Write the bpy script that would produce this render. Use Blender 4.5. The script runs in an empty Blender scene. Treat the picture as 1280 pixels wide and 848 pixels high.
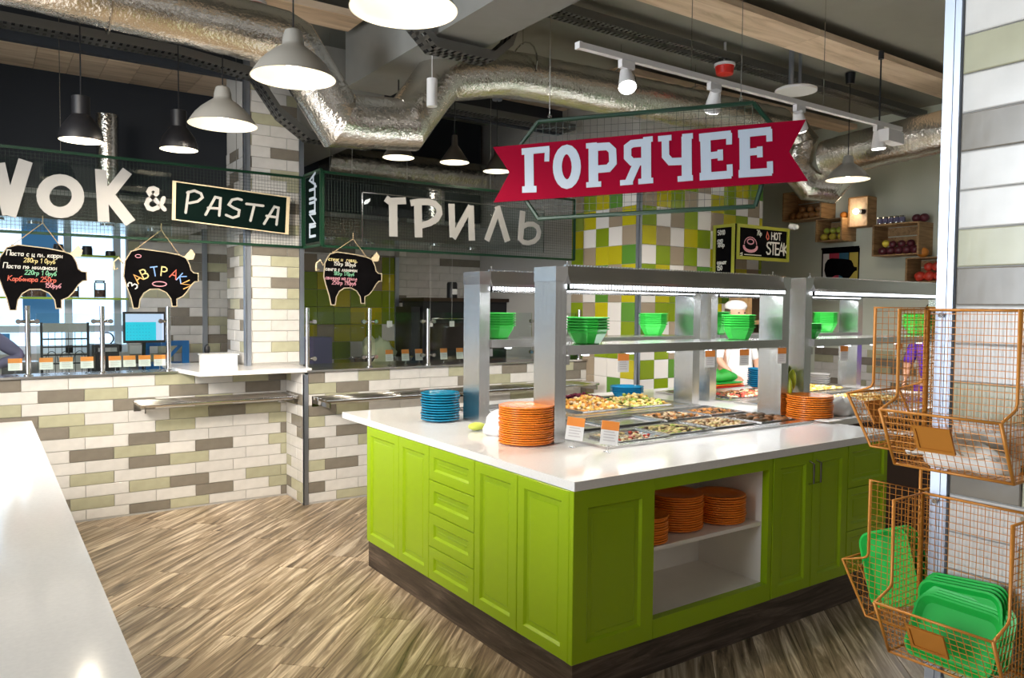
import bpy, bmesh, math, random
from mathutils import Vector, Matrix
random.seed(7)
S = bpy.context.scene
COL = S.collection
R = math.radians
# ---------------------------------------------------------------- camera
FPX, YAW, PITCH, ROLL = 957.367, 55.305, 2.3577, 0.5099
_a, _b, _r = R(YAW), R(PITCH), R(ROLL)
FW = Vector((math.cos(_a)*math.cos(_b), math.sin(_a)*math.cos(_b), -math.sin(_b)))
_rt = Vector((math.sin(_a), -math.cos(_a), 0)); _up = _rt.cross(FW)
RT = _rt*math.cos(_r)+_up*math.sin(_r); UP = _up*math.cos(_r)-_rt*math.sin(_r)
CAMP = Vector((0, 0, 1.6))
cd = bpy.data.cameras.new('camera'); cam = bpy.data.objects.new('camera', cd); COL.objects.link(cam)
cam.matrix_world = Matrix(((RT.x, UP.x, -FW.x, 0), (RT.y, UP.y, -FW.y, 0), (RT.z, UP.z, -FW.z, 1.6), (0, 0, 0, 1)))
cd.sensor_width = 36; cd.lens = FPX*36/1280; cd.clip_start = .05
S.camera = cam
# ---------------------------------------------------------------- world, daylight, exposure
w = bpy.data.worlds.new('world'); S.world = w; w.use_nodes = True
bg = w.node_tree.nodes['Background']; bg.inputs[0].default_value = (1, .95, .88, 1); bg.inputs[1].default_value = .36
S.view_settings.view_transform = 'Standard'; S.view_settings.look = 'None'
S.view_settings.exposure = -0.13; S.view_settings.gamma = 1

def light(kind, name, loc, power, col=(1, 1, 1), size=.1, sy=None, rot=None, spot=None, parent=None):
    d = bpy.data.lights.new(name, kind); d.energy = power; d.color = col
    if kind == 'AREA':
        d.size = size
        if sy: d.shape = 'RECTANGLE'; d.size_y = sy
    else: d.shadow_soft_size = size
    if spot: d.spot_size = R(spot); d.spot_blend = .5
    o = bpy.data.objects.new(name, d); COL.objects.link(o); o.location = loc
    if rot: o.rotation_euler = rot
    if parent: o.parent = parent
    return o
# daylight through the street windows on the left and behind the camera
sw = light('AREA', 'street_window_daylight', (-4.6, 2.3, 2.0), 370, (.84, .92, 1), 6, 2.6, rot=(0, R(-90), 0))
sw.data.spread = R(115)
light('AREA', 'shop_hall_light', (2.6, -2.4, 3.2), 16, (1, .93, .84), 4, 3, rot=(R(35), 0, 0))

# added fill light out of view at the left, brightening the tiled counter walls
q_ = (Vector((1.9, 6.36, .55))-Vector((-1.1, 3.0, 2.7))).to_track_quat('-Z', 'Y').to_euler()
light('AREA', 'aisle_lamps_light', (-1.1, 3.0, 2.7), 62, (1, .93, .84), 1.6, 1.0, rot=q_).data.spread = R(85)
# ---------------------------------------------------------------- helpers
def ray(px, py): return FW*FPX+RT*(px-640)-UP*(py-424)
def at(ax, val, px, py):
    """point of the plane ax = val that a pixel of the photograph shows"""
    d = ray(px, py); i = 'xyz'.index(ax); return CAMP+d*((val-CAMP[i])/d[i])

class MB:
    def __init__(s): s.v = []; s.f = []; s.m = []; s.mi = 0
    def add(s, vs, fs):
        o = len(s.v); s.v += [tuple(v) for v in vs]; s.f += [tuple(i+o for i in f) for f in fs]; s.m += [s.mi]*len(fs); return s
    def box(s, x0, x1, y0, y1, z0, z1):
        x0, x1 = min(x0, x1), max(x0, x1); y0, y1 = min(y0, y1), max(y0, y1); z0, z1 = min(z0, z1), max(z0, z1)
        return s.add([(x0,y0,z0),(x1,y0,z0),(x1,y1,z0),(x0,y1,z0),(x0,y0,z1),(x1,y0,z1),(x1,y1,z1),(x0,y1,z1)],
                     [(0,3,2,1),(4,5,6,7),(0,1,5,4),(1,2,6,5),(2,3,7,6),(3,0,4,7)])
    def bar(s, p, q, w, h=None):
        """square bar from p to q"""
        return s.tube([p, q], (w/2)*1.2, 4)
    def tube(s, pts, r, n=8, caps=True, rads=None):
        pts = [Vector(p) for p in pts]; rings = []
        prev = None
        for i, p in enumerate(pts):
            t = (pts[min(i+1, len(pts)-1)]-pts[max(i-1, 0)])
            if t.length < 1e-9: t = Vector((0, 0, 1))
            t.normalize()
            if prev is None:
                a = Vector((0, 0, 1)) if abs(t.z) < .9 else Vector((1, 0, 0))
                u = t.cross(a).normalized()
            else:
                u = (prev-t*prev.dot(t)).normalized()
            prev = u; v = t.cross(u); rr = rads[i] if rads else r
            if 0 < i < len(pts)-1:
                c = (pts[i]-pts[i-1]).normalized().dot((pts[i+1]-pts[i]).normalized())
                rr *= min(1.4, 1/max(.5, math.sqrt(max(0, (1+c)/2))))
            rings.append([p+u*(rr*math.cos(2*math.pi*k/n+math.pi/n))+v*(rr*math.sin(2*math.pi*k/n+math.pi/n)) for k in range(n)])
        vs = [x for ring in rings for x in ring]; fs = []
        for i in range(len(pts)-1):
            for k in range(n):
                a = i*n+k; b = i*n+(k+1) % n; fs.append((a, b, b+n, a+n))
        if caps: fs += [tuple(reversed(range(n))), tuple(range((len(pts)-1)*n, len(pts)*n))]
        return s.add(vs, fs)
    def lathe(s, prof, n=24, cx=0, cy=0, close=False):
        vs = []; fs = []
        for r, z in prof:
            for k in range(n):
                a = 2*math.pi*k/n; vs.append((cx+r*math.cos(a), cy+r*math.sin(a), z))
        m = len(prof)
        for i in range(m-1):
            for k in range(n):
                a = i*n+k; b = i*n+(k+1) % n; fs.append((a, b, b+n, a+n))
        if not close:
            if prof[0][0] > 1e-4: fs.append(tuple(reversed(range(n))))
            if prof[-1][0] > 1e-4: fs.append(tuple(range((m-1)*n, m*n)))
        return s.add(vs, fs)
    def prism(s, poly, ext):
        """poly: 3-D outline, ext: extrusion vector"""
        ext = Vector(ext); n = len(poly); vs = [Vector(p) for p in poly]+[Vector(p)+ext for p in poly]
        return s.add(vs, [tuple(reversed(range(n))), tuple(range(n, 2*n))]+[(i, (i+1) % n, (i+1) % n+n, i+n) for i in range(n)])
    def ball(s, c, r, nu=10, nv=6, sx=1, sy=1, sz=1):
        vs = [(c[0], c[1], c[2]-r*sz)]; fs = []
        for j in range(1, nv):
            t = math.pi*j/nv
            for k in range(nu):
                a = 2*math.pi*k/nu
                vs.append((c[0]+sx*r*math.sin(t)*math.cos(a), c[1]+sy*r*math.sin(t)*math.sin(a), c[2]-sz*r*math.cos(t)))
        vs.append((c[0], c[1], c[2]+r*sz)); L = len(vs)-1
        for k in range(nu):
            fs.append((0, 1+(k+1) % nu, 1+k)); fs.append((L, L-nu+k, L-nu+(k+1) % nu))
            for j in range(nv-2):
                a = 1+j*nu+k; b = 1+j*nu+(k+1) % nu; fs.append((a, b, b+nu, a+nu))
        return s.add(vs, fs)
    def mesh(s, name, mats, smooth=False):
        me = bpy.data.meshes.new(name); me.from_pydata(s.v, [], s.f)
        for m in (mats if isinstance(mats, (list, tuple)) else [mats]): me.materials.append(m)
        if any(s.m): me.polygons.foreach_set('material_index', s.m)
        bm = bmesh.new(); bm.from_mesh(me); bmesh.ops.recalc_face_normals(bm, faces=bm.faces); bm.to_mesh(me); bm.free()
        if smooth:
            me.polygons.foreach_set('use_smooth', [True]*len(me.polygons))
            if smooth != 'all': me.set_sharp_from_angle(angle=R(38))
        return me
    def build(s, name, mats, parent=None, smooth=False):
        o = bpy.data.objects.new(name, s.mesh(name, mats, smooth)); COL.objects.link(o)
        if parent is not None:
            o.parent = parent; o.matrix_parent_inverse = Matrix.LocRotScale(parent.location, parent.rotation_euler, None).inverted() if parent.get('_abs', 1) else Matrix()
        return o

def tag(o, label=None, cat=None, group=None, kind=None):
    if label: o['label'] = label
    if cat: o['category'] = cat
    if group: o['group'] = group
    if kind: o['kind'] = kind
    return o
def thing(name, label, cat, loc=(0, 0, 0), group=None, rz=0, local=False):
    o = bpy.data.objects.new(name, None); COL.objects.link(o); o.location = loc; o.rotation_euler = (0, 0, rz); o.empty_display_size = .05
    if local: o['_abs'] = 0
    return tag(o, label, cat, group)
def copy_tree(o, parent=None):
    c = o.copy(); COL.objects.link(c)
    if parent is not None: c.parent = parent
    for ch in [x for x in o.children]: copy_tree(ch, c)
    return c
def put(src, loc, label, group=None, rz=0, first=[set()]):
    """the first call moves the source itself, later calls copy it with its parts"""
    if src.name in first[0]: o = copy_tree(src)
    else: o = src; first[0].add(src.name)
    o.location = loc; o.rotation_euler = (0, 0, rz); o['label'] = label
    if group: o['group'] = group
    return o
ORD = ['topmost', 'second from top', 'third from top', 'fourth from top', 'fifth from top', 'sixth from top', 'seventh from top', 'eighth from top', 'ninth from top',
       'tenth from top', 'eleventh from top', 'twelfth from top', 'thirteenth from top', 'fourteenth from top', 'fifteenth from top', 'sixteenth from top', 'seventeenth from top', 'eighteenth from top']

# ---------------------------------------------------------------- materials
def mat(name, col, rough=.5, metal=0, noise=0, nscale=8, bump=0, bscale=40, emit=None, estr=0, trans=0, alpha=1, coat=0, ior=1.45, stretch=None, rnd=0):
    m = bpy.data.materials.new(name); m.use_nodes = True; nt = m.node_tree; N = nt.nodes; L = nt.links; b = N['Principled BSDF']
    b.inputs['Base Color'].default_value = (*col, 1); b.inputs['Roughness'].default_value = rough; b.inputs['Metallic'].default_value = metal
    b.inputs['IOR'].default_value = ior
    if coat: b.inputs['Coat Weight'].default_value = coat; b.inputs['Coat Roughness'].default_value = .08
    if trans: b.inputs['Transmission Weight'].default_value = trans
    if alpha < 1: b.inputs['Alpha'].default_value = alpha
    if emit: b.inputs['Emission Color'].default_value = (*emit, 1); b.inputs['Emission Strength'].default_value = estr
    tc = N.new('ShaderNodeTexCoord'); src = tc.outputs['Object']
    if stretch:
        mp = N.new('ShaderNodeMapping'); mp.inputs['Scale'].default_value = stretch; L.new(src, mp.inputs[0]); src = mp.outputs[0]
    if noise or rnd:
        cr = None; base = N.new('ShaderNodeHueSaturation'); base.inputs['Color'].default_value = (*col, 1); fac = None
        if noise:
            n = N.new('ShaderNodeTexNoise'); n.inputs['Scale'].default_value = nscale; n.inputs['Detail'].default_value = 5; L.new(src, n.inputs['Vector'])
            mr = N.new('ShaderNodeMapRange'); mr.inputs[1].default_value = .3; mr.inputs[2].default_value = .7; mr.inputs[3].default_value = 1-noise; mr.inputs[4].default_value = 1+noise
            L.new(n.outputs['Fac'], mr.inputs[0]); fac = mr.outputs[0]
        if rnd:
            oi = N.new('ShaderNodeObjectInfo'); m2 = N.new('ShaderNodeMapRange'); m2.inputs[3].default_value = 1-rnd; m2.inputs[4].default_value = 1+rnd
            L.new(oi.outputs['Random'], m2.inputs[0])
            if fac:
                mm = N.new('ShaderNodeMath'); mm.operation = 'MULTIPLY'; L.new(fac, mm.inputs[0]); L.new(m2.outputs[0], mm.inputs[1]); fac = mm.outputs[0]
            else: fac = m2.outputs[0]
        L.new(fac, base.inputs['Value']); L.new(base.outputs[0], b.inputs['Base Color'])
    if bump:
        n2 = N.new('ShaderNodeTexNoise'); n2.inputs['Scale'].default_value = bscale; n2.inputs['Detail'].default_value = 3; L.new(src, n2.inputs['Vector'])
        bp = N.new('ShaderNodeBump'); bp.inputs['Strength'].default_value = bump; bp.inputs['Distance'].default_value = .01
        L.new(n2.outputs['Fac'], bp.inputs['Height']); L.new(bp.outputs[0], b.inputs['Normal'])
    return m
def woodmat(name, c0, c1, c2, scale=(1.2, 14, 14), rough=.4, rnd=True):
    m = bpy.data.materials.new(name); m.use_nodes = True; nt = m.node_tree; N = nt.nodes; L = nt.links; b = N['Principled BSDF']
    b.inputs['Roughness'].default_value = rough
    tc = N.new('ShaderNodeTexCoord'); mp = N.new('ShaderNodeMapping'); mp.inputs['Scale'].default_value = scale
    L.new(tc.outputs['Object'], mp.inputs[0]); oi = N.new('ShaderNodeObjectInfo')
    ad = N.new('ShaderNodeVectorMath'); ad.operation = 'MULTIPLY_ADD'; L.new(oi.outputs['Random'], ad.inputs[0]); ad.inputs[1].default_value = (37, 91, 53) if rnd else (0, 0, 0); L.new(mp.outputs[0], ad.inputs[2])
    n = N.new('ShaderNodeTexNoise'); n.inputs['Scale'].default_value = 1.0; n.inputs['Detail'].default_value = 8; n.inputs['Roughness'].default_value = .65; n.inputs['Distortion'].default_value = 1.1
    L.new(ad.outputs[0], n.inputs['Vector'])
    cr = N.new('ShaderNodeValToRGB'); e = cr.color_ramp.elements; e[0].position = .33; e[0].color = (*c0, 1); e[1].position = .66; e[1].color = (*c2, 1)
    k = cr.color_ramp.elements.new(.5); k.color = (*c1, 1)
    L.new(n.outputs['Fac'], cr.inputs[0])
    hs = N.new('ShaderNodeHueSaturation'); mr = N.new('ShaderNodeMapRange'); mr.inputs[3].default_value = .78; mr.inputs[4].default_value = 1.22
    L.new(oi.outputs['Random'], mr.inputs[0]); L.new(mr.outputs[0], hs.inputs['Value']); L.new(cr.outputs[0], hs.inputs['Color']); L.new(hs.outputs[0], b.inputs['Base Color'])
    bp = N.new('ShaderNodeBump'); bp.inputs['Strength'].default_value = .25; bp.inputs['Distance'].default_value = .004; L.new(n.outputs['Fac'], bp.inputs['Height']); L.new(bp.outputs[0], b.inputs['Normal'])
    return m

M = {}
M['tw'] = mat('tile_white', (.61, .585, .55), .16, noise=.05, nscale=14, bump=.05, bscale=14, rnd=.05)
M['to'] = mat('tile_olive', (.40, .385, .265), .18, noise=.06, nscale=14, bump=.05, bscale=14, rnd=.06)
M['tg'] = mat('tile_grey', (.205, .180, .145), .18, noise=.07, nscale=14, bump=.05, bscale=14, rnd=.08)
M['cw'] = mat('square_tile_white', (.66, .62, .58), .15, rnd=.04)
M['cb'] = mat('square_tile_taupe', (.30, .235, .165), .15, rnd=.05)
M['cl'] = mat('square_tile_lime', (.19, .26, .012), .15, rnd=.06)
M['cy'] = mat('square_tile_yellow', (.40, .35, .01), .15, rnd=.05)
M['cg'] = mat('square_tile_green', (.09, .22, .03), .15, rnd=.05)
M['grout'] = mat('grout', (.42, .40, .37), .9, bump=.2, bscale=200)
M['steel'] = mat('brushed_steel', (.68, .68, .68), .26, 1, noise=.06, nscale=3, bump=.06, bscale=30, stretch=(40, 40, .8))
M['steelh'] = mat('brushed_steel_flat', (.66, .65, .64), .22, 1, noise=.05, nscale=5)
M['chrome'] = mat('polished_steel', (.62, .61, .60), .10, 1)
M['alu'] = mat('aluminium_profile', (.42, .46, .54), .42, 1, noise=.08, nscale=4, stretch=(1, 1, .4))
M['foil'] = mat('foil_duct', (.78, .74, .68), .17, 1, noise=.08, nscale=5, bump=.55, bscale=45)
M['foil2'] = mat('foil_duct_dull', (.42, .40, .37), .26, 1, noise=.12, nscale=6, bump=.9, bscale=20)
M['stone'] = mat('white_quartz', (.82, .80, .78), .10, noise=.03, nscale=90)
M['lime'] = mat('lime_lacquer', (.30, .455, .004), .28, bump=.015, bscale=60)
M['niche'] = mat('white_laminate', (.86, .81, .74), .45, noise=.02)
M['plinth'] = woodmat('plinth_wood', (.022, .015, .011), (.060, .043, .033), (.135, .10, .08), (2, 2, 26), .45, False)
M['floor'] = woodmat('floor_wood', (.055, .036, .020), (.32, .235, .15), (.74, .62, .47), (1.3, 21, 21), .36)
M['pine'] = woodmat('pine_board', (.50, .36, .23), (.70, .53, .37), (.80, .64, .48), (.9, 9, 9), .6)
M['crate'] = woodmat('crate_wood', (.20, .11, .045), (.36, .21, .09), (.48, .30, .14), (2, 26, 26), .65)
M['ceil'] = mat('painted_ceiling', (.27, .26, .215), .85, noise=.06, nscale=3)
M['ceild'] = mat('dark_bulkhead', (.022, .026, .034), .7)
M['beam'] = mat('beam_paint', (.23, .225, .205), .8, noise=.04)
M['wallg'] = mat('sage_grey_paint', (.58, .60, .50), .75, noise=.03, nscale=3)
M['black'] = mat('black_plastic', (.012, .012, .014), .4)
M['blackm'] = mat('black_lamp_metal', (.008, .008, .010), .45)
M['tray'] = mat('cable_tray_metal', (.20, .20, .19), .45, .9)
M['grey'] = mat('grey_lamp_enamel', (.27, .26, .235), .4)
M['lampin'] = mat('lamp_inside_enamel', (.85, .82, .74), .5, emit=(1, .86, .62), estr=.55)
M['bulb'] = mat('glowing_bulb', (1, 1, 1), .4, emit=(1, .88, .68), estr=14)
M['bulbw'] = mat('glowing_spot_lens', (1, 1, 1), .4, emit=(1, .97, .92), estr=30)
M['led'] = mat('led_strip', (1, 1, 1), .4, emit=(.86, .92, 1), estr=5)
M['white'] = mat('white_enamel', (.75, .73, .72), .4)
M['crim'] = mat('crimson_banner', (.25, .001, .018), .7, ior=1.15)
M['sblue'] = mat('pale_letter', (.44, .50, .58), .6)
M['swhite'] = mat('off_white_letter', (.37, .36, .345), .6)
M['green'] = mat('green_frame', (.002, .032, .013), .4)
M['dkmesh'] = mat('dark_wire', (.03, .045, .035), .5)
M['board'] = mat('chalkboard', (.003, .0026, .003), .8, noise=.3, nscale=10, ior=1.12)
M['boardg'] = mat('dark_green_board', (.0012, .006, .0048), .7, ior=1.12)
M['pigedge'] = mat('pale_cut_edge', (.40, .33, .22), .7)
M['cream'] = mat('cream_wood_edge', (.62, .50, .32), .6)
M['rope'] = mat('jute_string', (.38, .28, .16), .9)
M['cframe'] = mat('olive_yellow_frame', (.30, .30, .03), .5)
M['orange'] = mat('orange_plate', (.84, .225, .018), .30, rnd=.06)
M['orangew'] = mat('orange_wire', (.52, .20, .03), .4, .2)
M['blue'] = mat('blue_plate', (.004, .17, .30), .22, rnd=.06)
M['blueb'] = mat('bright_blue_bowl', (.01, .26, .52), .25)
M['bowl'] = mat('green_plastic_bowl', (.032, .44, .05), .35, rnd=.05)
M['traypl'] = mat('green_plastic_tray', (.010, .42, .055), .35, rnd=.1)
M['card'] = mat('card_white', (.80, .78, .76), .6)
M['cardo'] = mat('card_orange', (.82, .27, .05), .55)
M['ink'] = mat('card_print', (.58, .54, .54), .7)
M['clear'] = mat('clear_acrylic', (1, 1, 1), .03, trans=1, ior=1.3)
M['paper'] = mat('white_paper', (.80, .77, .72), .8)
M['skin'] = mat('skin', (.55, .30, .20), .5)
M['hair'] = mat('dark_hair', (.05, .025, .014), .5)
M['purple'] = mat('purple_dress', (.10, .025, .42), .8, noise=.5, nscale=14)
M['apron'] = mat('white_cotton', (.75, .74, .73), .85)
M['navy'] = mat('blue_grey_shirt', (.16, .14, .24), .85)
M['red'] = mat('red_plastic', (.60, .02, .012), .4)
M['window'] = mat('window_frame_white', (.62, .68, .78), .4)
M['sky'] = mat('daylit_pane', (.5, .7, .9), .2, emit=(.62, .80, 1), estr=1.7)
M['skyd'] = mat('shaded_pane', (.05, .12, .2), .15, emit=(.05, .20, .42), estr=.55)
M['screen'] = mat('monitor_screen', (0, 0, 0), .3, emit=(.02, .62, .80), estr=1.2)
M['screenw'] = mat('monitor_screen_pale', (0, 0, 0), .3, emit=(.60, .72, .95), estr=1.2)
M['bluech'] = mat('blue_plastic', (.01, .12, .35), .4)
M['jarlid'] = mat('jar_lid', (.08, .07, .06), .5)
M['glassg'] = mat('green_glass_edge', (.22, .32, .04), .2)
# thin clear glass: see-through sheet with faint reflection
g = bpy.data.materials.new('clear_glass_sheet'); g.use_nodes = True; nt = g.node_tree; nt.nodes.clear()
o_ = nt.nodes.new('ShaderNodeOutputMaterial'); mx = nt.nodes.new('ShaderNodeMixShader'); t_ = nt.nodes.new('ShaderNodeBsdfTransparent'); gl = nt.nodes.new('ShaderNodeBsdfGlossy')
gl.inputs['Roughness'].default_value = .02; t_.inputs[0].default_value = (.90, .95, .94, 1); fr = nt.nodes.new('ShaderNodeFresnel'); fr.inputs[0].default_value = 1.35
nt.links.new(fr.outputs[0], mx.inputs[0]); nt.links.new(t_.outputs[0], mx.inputs[1]); nt.links.new(gl.outputs[0], mx.inputs[2]); nt.links.new(mx.outputs[0], o_.inputs[0])
M['glass'] = g
CH = {'w': mat('chalk_white', (.62, .60, .55), .9), 'y': mat('chalk_yellow', (.60, .50, .22), .9), 'r': mat('chalk_red', (.55, .12, .08), .9),
      'b': mat('chalk_blue', (.18, .32, .62), .9), 'o': mat('chalk_orange', (.62, .33, .10), .9), 'p': mat('chalk_pink', (.6, .28, .33), .9), 'g': mat('chalk_green', (.2, .5, .3), .9)}
# ---------------------------------------------------------------- lettering: strokes in a plane
def ribbon(mb, pts, w, nrm, th, closed=False, rnd=True):
    """flat stroke of width w along the 3-D polyline pts, in the plane with normal nrm, raised by th"""
    nrm = Vector(nrm).normalized(); pts = [Vector(p) for p in pts]; n = len(pts); L_ = []; R_ = []
    for i, p in enumerate(pts):
        if closed: a = pts[i-1]; c = pts[(i+1) % n]
        else: a = pts[max(i-1, 0)]; c = pts[min(i+1, n-1)]
        d1 = (p-a); d2 = (c-p)
        if d1.length < 1e-9: d1 = d2
        if d2.length < 1e-9: d2 = d1
        d1.normalize(); d2.normalize(); t = (d1+d2)
        t = t.normalized() if t.length > .3 else d2
        s = nrm.cross(t); k = 1/max(.55, t.dot(d1)); L_.append(p+s*(w/2*k)); R_.append(p-s*(w/2*k))
    if closed:
        o = len(L_); vs = L_+R_+[x+nrm*th for x in L_]+[x+nrm*th for x in R_]; fs = []
        for i in range(n):
            j = (i+1) % n
            fs += [(i, j, o+j, o+i), (2*o+i, 3*o+i, 3*o+j, 2*o+j), (i, 2*o+i, 2*o+j, j), (o+i, o+j, 3*o+j, 3*o+i)]
        mb.add(vs, fs); return
    def cap(c, d):
        s = nrm.cross(d); return [c+s*(w/2*math.cos(a))+d*(w/2*math.sin(a)) for a in (R(45), R(90), R(135))]
    if rnd:
        d1 = (pts[-1]-pts[-2]).normalized(); d0 = (pts[0]-pts[1]).normalized()
        poly = L_+cap(pts[-1], d1)+R_[::-1]+cap(pts[0], d0)
        e = L_+R_
        vs = L_+R_+cap(pts[-1], d1)+cap(pts[0], d0)
    else: vs = L_+R_
    m = len(vs); fs = []; top = [v+nrm*th for v in vs]
    for i in range(n-1):
        fs.append((m+i, m+i+1, m+n+i+1, m+n+i)); fs += [(i, i+1, m+i+1, m+i), (n+i, m+n+i, m+n+i+1, n+i+1), (i, n+i, n+i+1, i+1)]
    if rnd:
        a = 2*n; fs.append((m+n-1, m+a, m+a+1, m+a+2, m+2*n-1)); b = a+3; fs.append((m+n, m+b, m+b+1, m+b+2, m+0))
        for q in ((n-1, a), (a, a+1), (a+1, a+2), (a+2, 2*n-1), (n, b), (b, b+1), (b+1, b+2), (b+2, 0)): fs.append((q[0], q[1], m+q[1], m+q[0]))
    else: fs += [(0, n, m+n, m), (n-1, 2*n-1, m+2*n-1, m+n-1)]
    mb.add(vs+top, fs)

def arc(cx, cy, rx, ry, a0, a1, n=8): return [(cx+rx*math.cos(R(a0+(a1-a0)*i/n)), cy+ry*math.sin(R(a0+(a1-a0)*i/n))) for i in range(n+1)]
# stroke font: unit cell, x 0..w, y 0..1
F = {
 'A': (.7, [[(0, 0), (.35, 1), (.7, 0)], [(.13, .35), (.57, .35)]]), 'B': (.6, [[(0, 0), (0, 1), (.35, 1), (.5, .87), (.5, .65), (.35, .52), (0, .52)], [(.35, .52), (.57, .4), (.57, .14), (.4, 0), (0, 0)]]),
 'T': (.7, [[(0, 1), (.7, 1)], [(.35, 1), (.35, 0)]]), 'P': (.55, [[(0, 0), (0, 1), (.35, 1), (.55, .85), (.55, .62), (.35, .48), (0, .48)]]),
 'K': (.6, [[(0, 0), (0, 1)], [(.55, 1), (.03, .5), (.6, 0)]]), 'И': (.62, [[(0, 1), (0, 0), (.62, 1), (.62, 0)]]), 'З': (.5, [[(0, .88), (.2, 1), (.42, .92), (.45, .7), (.2, .54), (.48, .38), (.46, .1), (.2, 0), (0, .12)]]),
 'S': (.55, [[(.55, .85), (.35, 1), (.1, .93), (.03, .72), (.15, .57), (.42, .45), (.54, .25), (.4, .03), (.15, 0), (0, .15)]]), 'E': (.5, [[(.5, 1), (0, 1), (0, 0), (.5, 0)], [(0, .5), (.42, .5)]]),
 'H': (.6, [[(0, 0), (0, 1)], [(.6, 0), (.6, 1)], [(0, .5), (.6, .5)]]), 'O': (.65, [[(.325, 0), (.08, .15), (0, .5), (.08, .85), (.325, 1), (.57, .85), (.65, .5), (.57, .15), (.325, 0)]]),
 'П': (.6, [[(0, 0), (0, 1), (.6, 1), (.6, 0)]]), 'Ц': (.65, [[(0, 1), (0, .08), (.55, .08)], [(.55, 1), (.55, .08), (.68, .08), (.68, -.14)]]),
 'а': (.4, [[(.38, .5), (.1, .5), (0, .25), (.1, 0), (.38, .1)], [(.38, .5), (.38, 0)]]), 'с': (.36, [[(.34, .45), (.12, .5), (0, .25), (.12, 0), (.34, .06)]]), 'т': (.4, [[(0, .5), (.4, .5)], [(.2, .5), (.2, 0)]]),
 'и': (.4, [[(0, .5), (.02, 0), (.35, .5), (.37, 0)]]), 'ц': (.42, [[(0, .5), (.02, 0), (.33, .03)], [(.33, .5), (.33, 0), (.42, 0), (.42, -.15)]]), 'п': (.38, [[(0, 0), (0, .5), (.35, .5), (.36, 0)]]), 'к': (.36, [[(0, 0), (0, .5)], [(.34, .5), (.03, .24), (.36, 0)]]),
 'р': (.38, [[(0, -.3), (0, .5), (.3, .48), (.37, .25), (.25, 0), (0, .04)]]), 'б': (.4, [[(.38, .95), (.05, .7), (0, .25), (.12, 0), (.33, .05), (.38, .3), (.2, .48), (.02, .35)]]), 'о': (.38, [[(.19, 0), (0, .25), (.19, .5), (.38, .25), (.19, 0)]]),
 'н': (.38, [[(0, 0), (0, .5)], [(.36, .5), (.36, 0)], [(0, .26), (.36, .26)]]), 'в': (.36, [[(0, 0), (0, .5), (.25, .5), (.28, .3), (0, .26), (.34, .22), (.3, 0), (0, 0)]]), 'л': (.38, [[(0, 0), (.17, .5), (.36, 0)]]), 'е': (.36, [[(.02, .25), (.34, .28), (.2, .5), (.02, .28), (.1, 0), (.34, .06)]]),
 'я': (.36, [[(.34, 0), (.34, .5), (.08, .48), (.08, .24), (.34, .24), (0, 0)]]), 'д': (.42, [[(0, -.12), (.02, 0), (.36, 0), (.4, -.12)], [(.06, 0), (.2, .5), (.34, 0)]]), 'г': (.32, [[(0, 0), (0, .5), (.3, .48)]]), 'у': (.38, [[(0, .5), (.18, .05)], [(.36, .5), (.1, -.3)]]), 'ь': (.34, [[(0, .5), (0, 0), (.28, 0), (.3, .25), (0, .27)]]), 'м': (.45, [[(0, 0), (.05, .5), (.22, .1), (.38, .5), (.43, 0)]]),
 '1': (.25, [[(0, .75), (.2, 1), (.2, 0)]]), '2': (.45, [[(0, .8), (.2, 1), (.42, .85), (.38, .55), (0, 0), (.45, .02)]]), '5': (.45, [[(.42, 1), (.06, 1), (.02, .58), (.3, .6), (.44, .3), (.28, 0), (0, .08)]]), '0': (.42, [[(.21, 0), (.02, .25), (.02, .75), (.21, 1), (.4, .75), (.4, .25), (.21, 0)]]), '8': (.42, [[(.21, .54), (.03, .78), (.21, 1), (.39, .78), (.21, .54), (0, .26), (.21, 0), (.42, .26), (.21, .54)]]), '3': (.42, [[(0, .88), (.2, 1), (.4, .8), (.18, .55), (.42, .28), (.2, 0), (0, .12)]]), '7': (.42, [[(0, 1), (.42, 1), (.15, 0)]]), '9': (.4, [[(.38, .7), (.2, .5), (.02, .72), (.2, 1), (.38, .8), (.3, 0)]]),
 '.': (.1, [[(.03, 0), (.07, .04)]]), '-': (.3, [[(0, .3), (.28, .3)]]), '/': (.3, [[(0, 0), (.3, 1)]]), ' ': (.25, [])}
for _a, _b in zip('АВТРКЕОНС', 'ABTPKEOHS'): F[_a] = F[_b]
def write(mb, text, o, ux, uz, h, sw, nrm, th=.0012, gap=.14, slant=0):
    """text from origin o along ux, up uz, letter height h"""
    o = Vector(o); ux = Vector(ux).normalized(); uz = Vector(uz).normalized(); x = 0; k = 0
    for ch in text:
        wd, strokes = F.get(ch, F[' '])
        for st in strokes:
            k += 1; ribbon(mb, [o+ux*((x+p[0]+slant*p[1])*h)+uz*(p[1]*h) for p in st], sw, nrm, th+.0001*(k % 3))
        x += wd+gap
    return x*h

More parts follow.
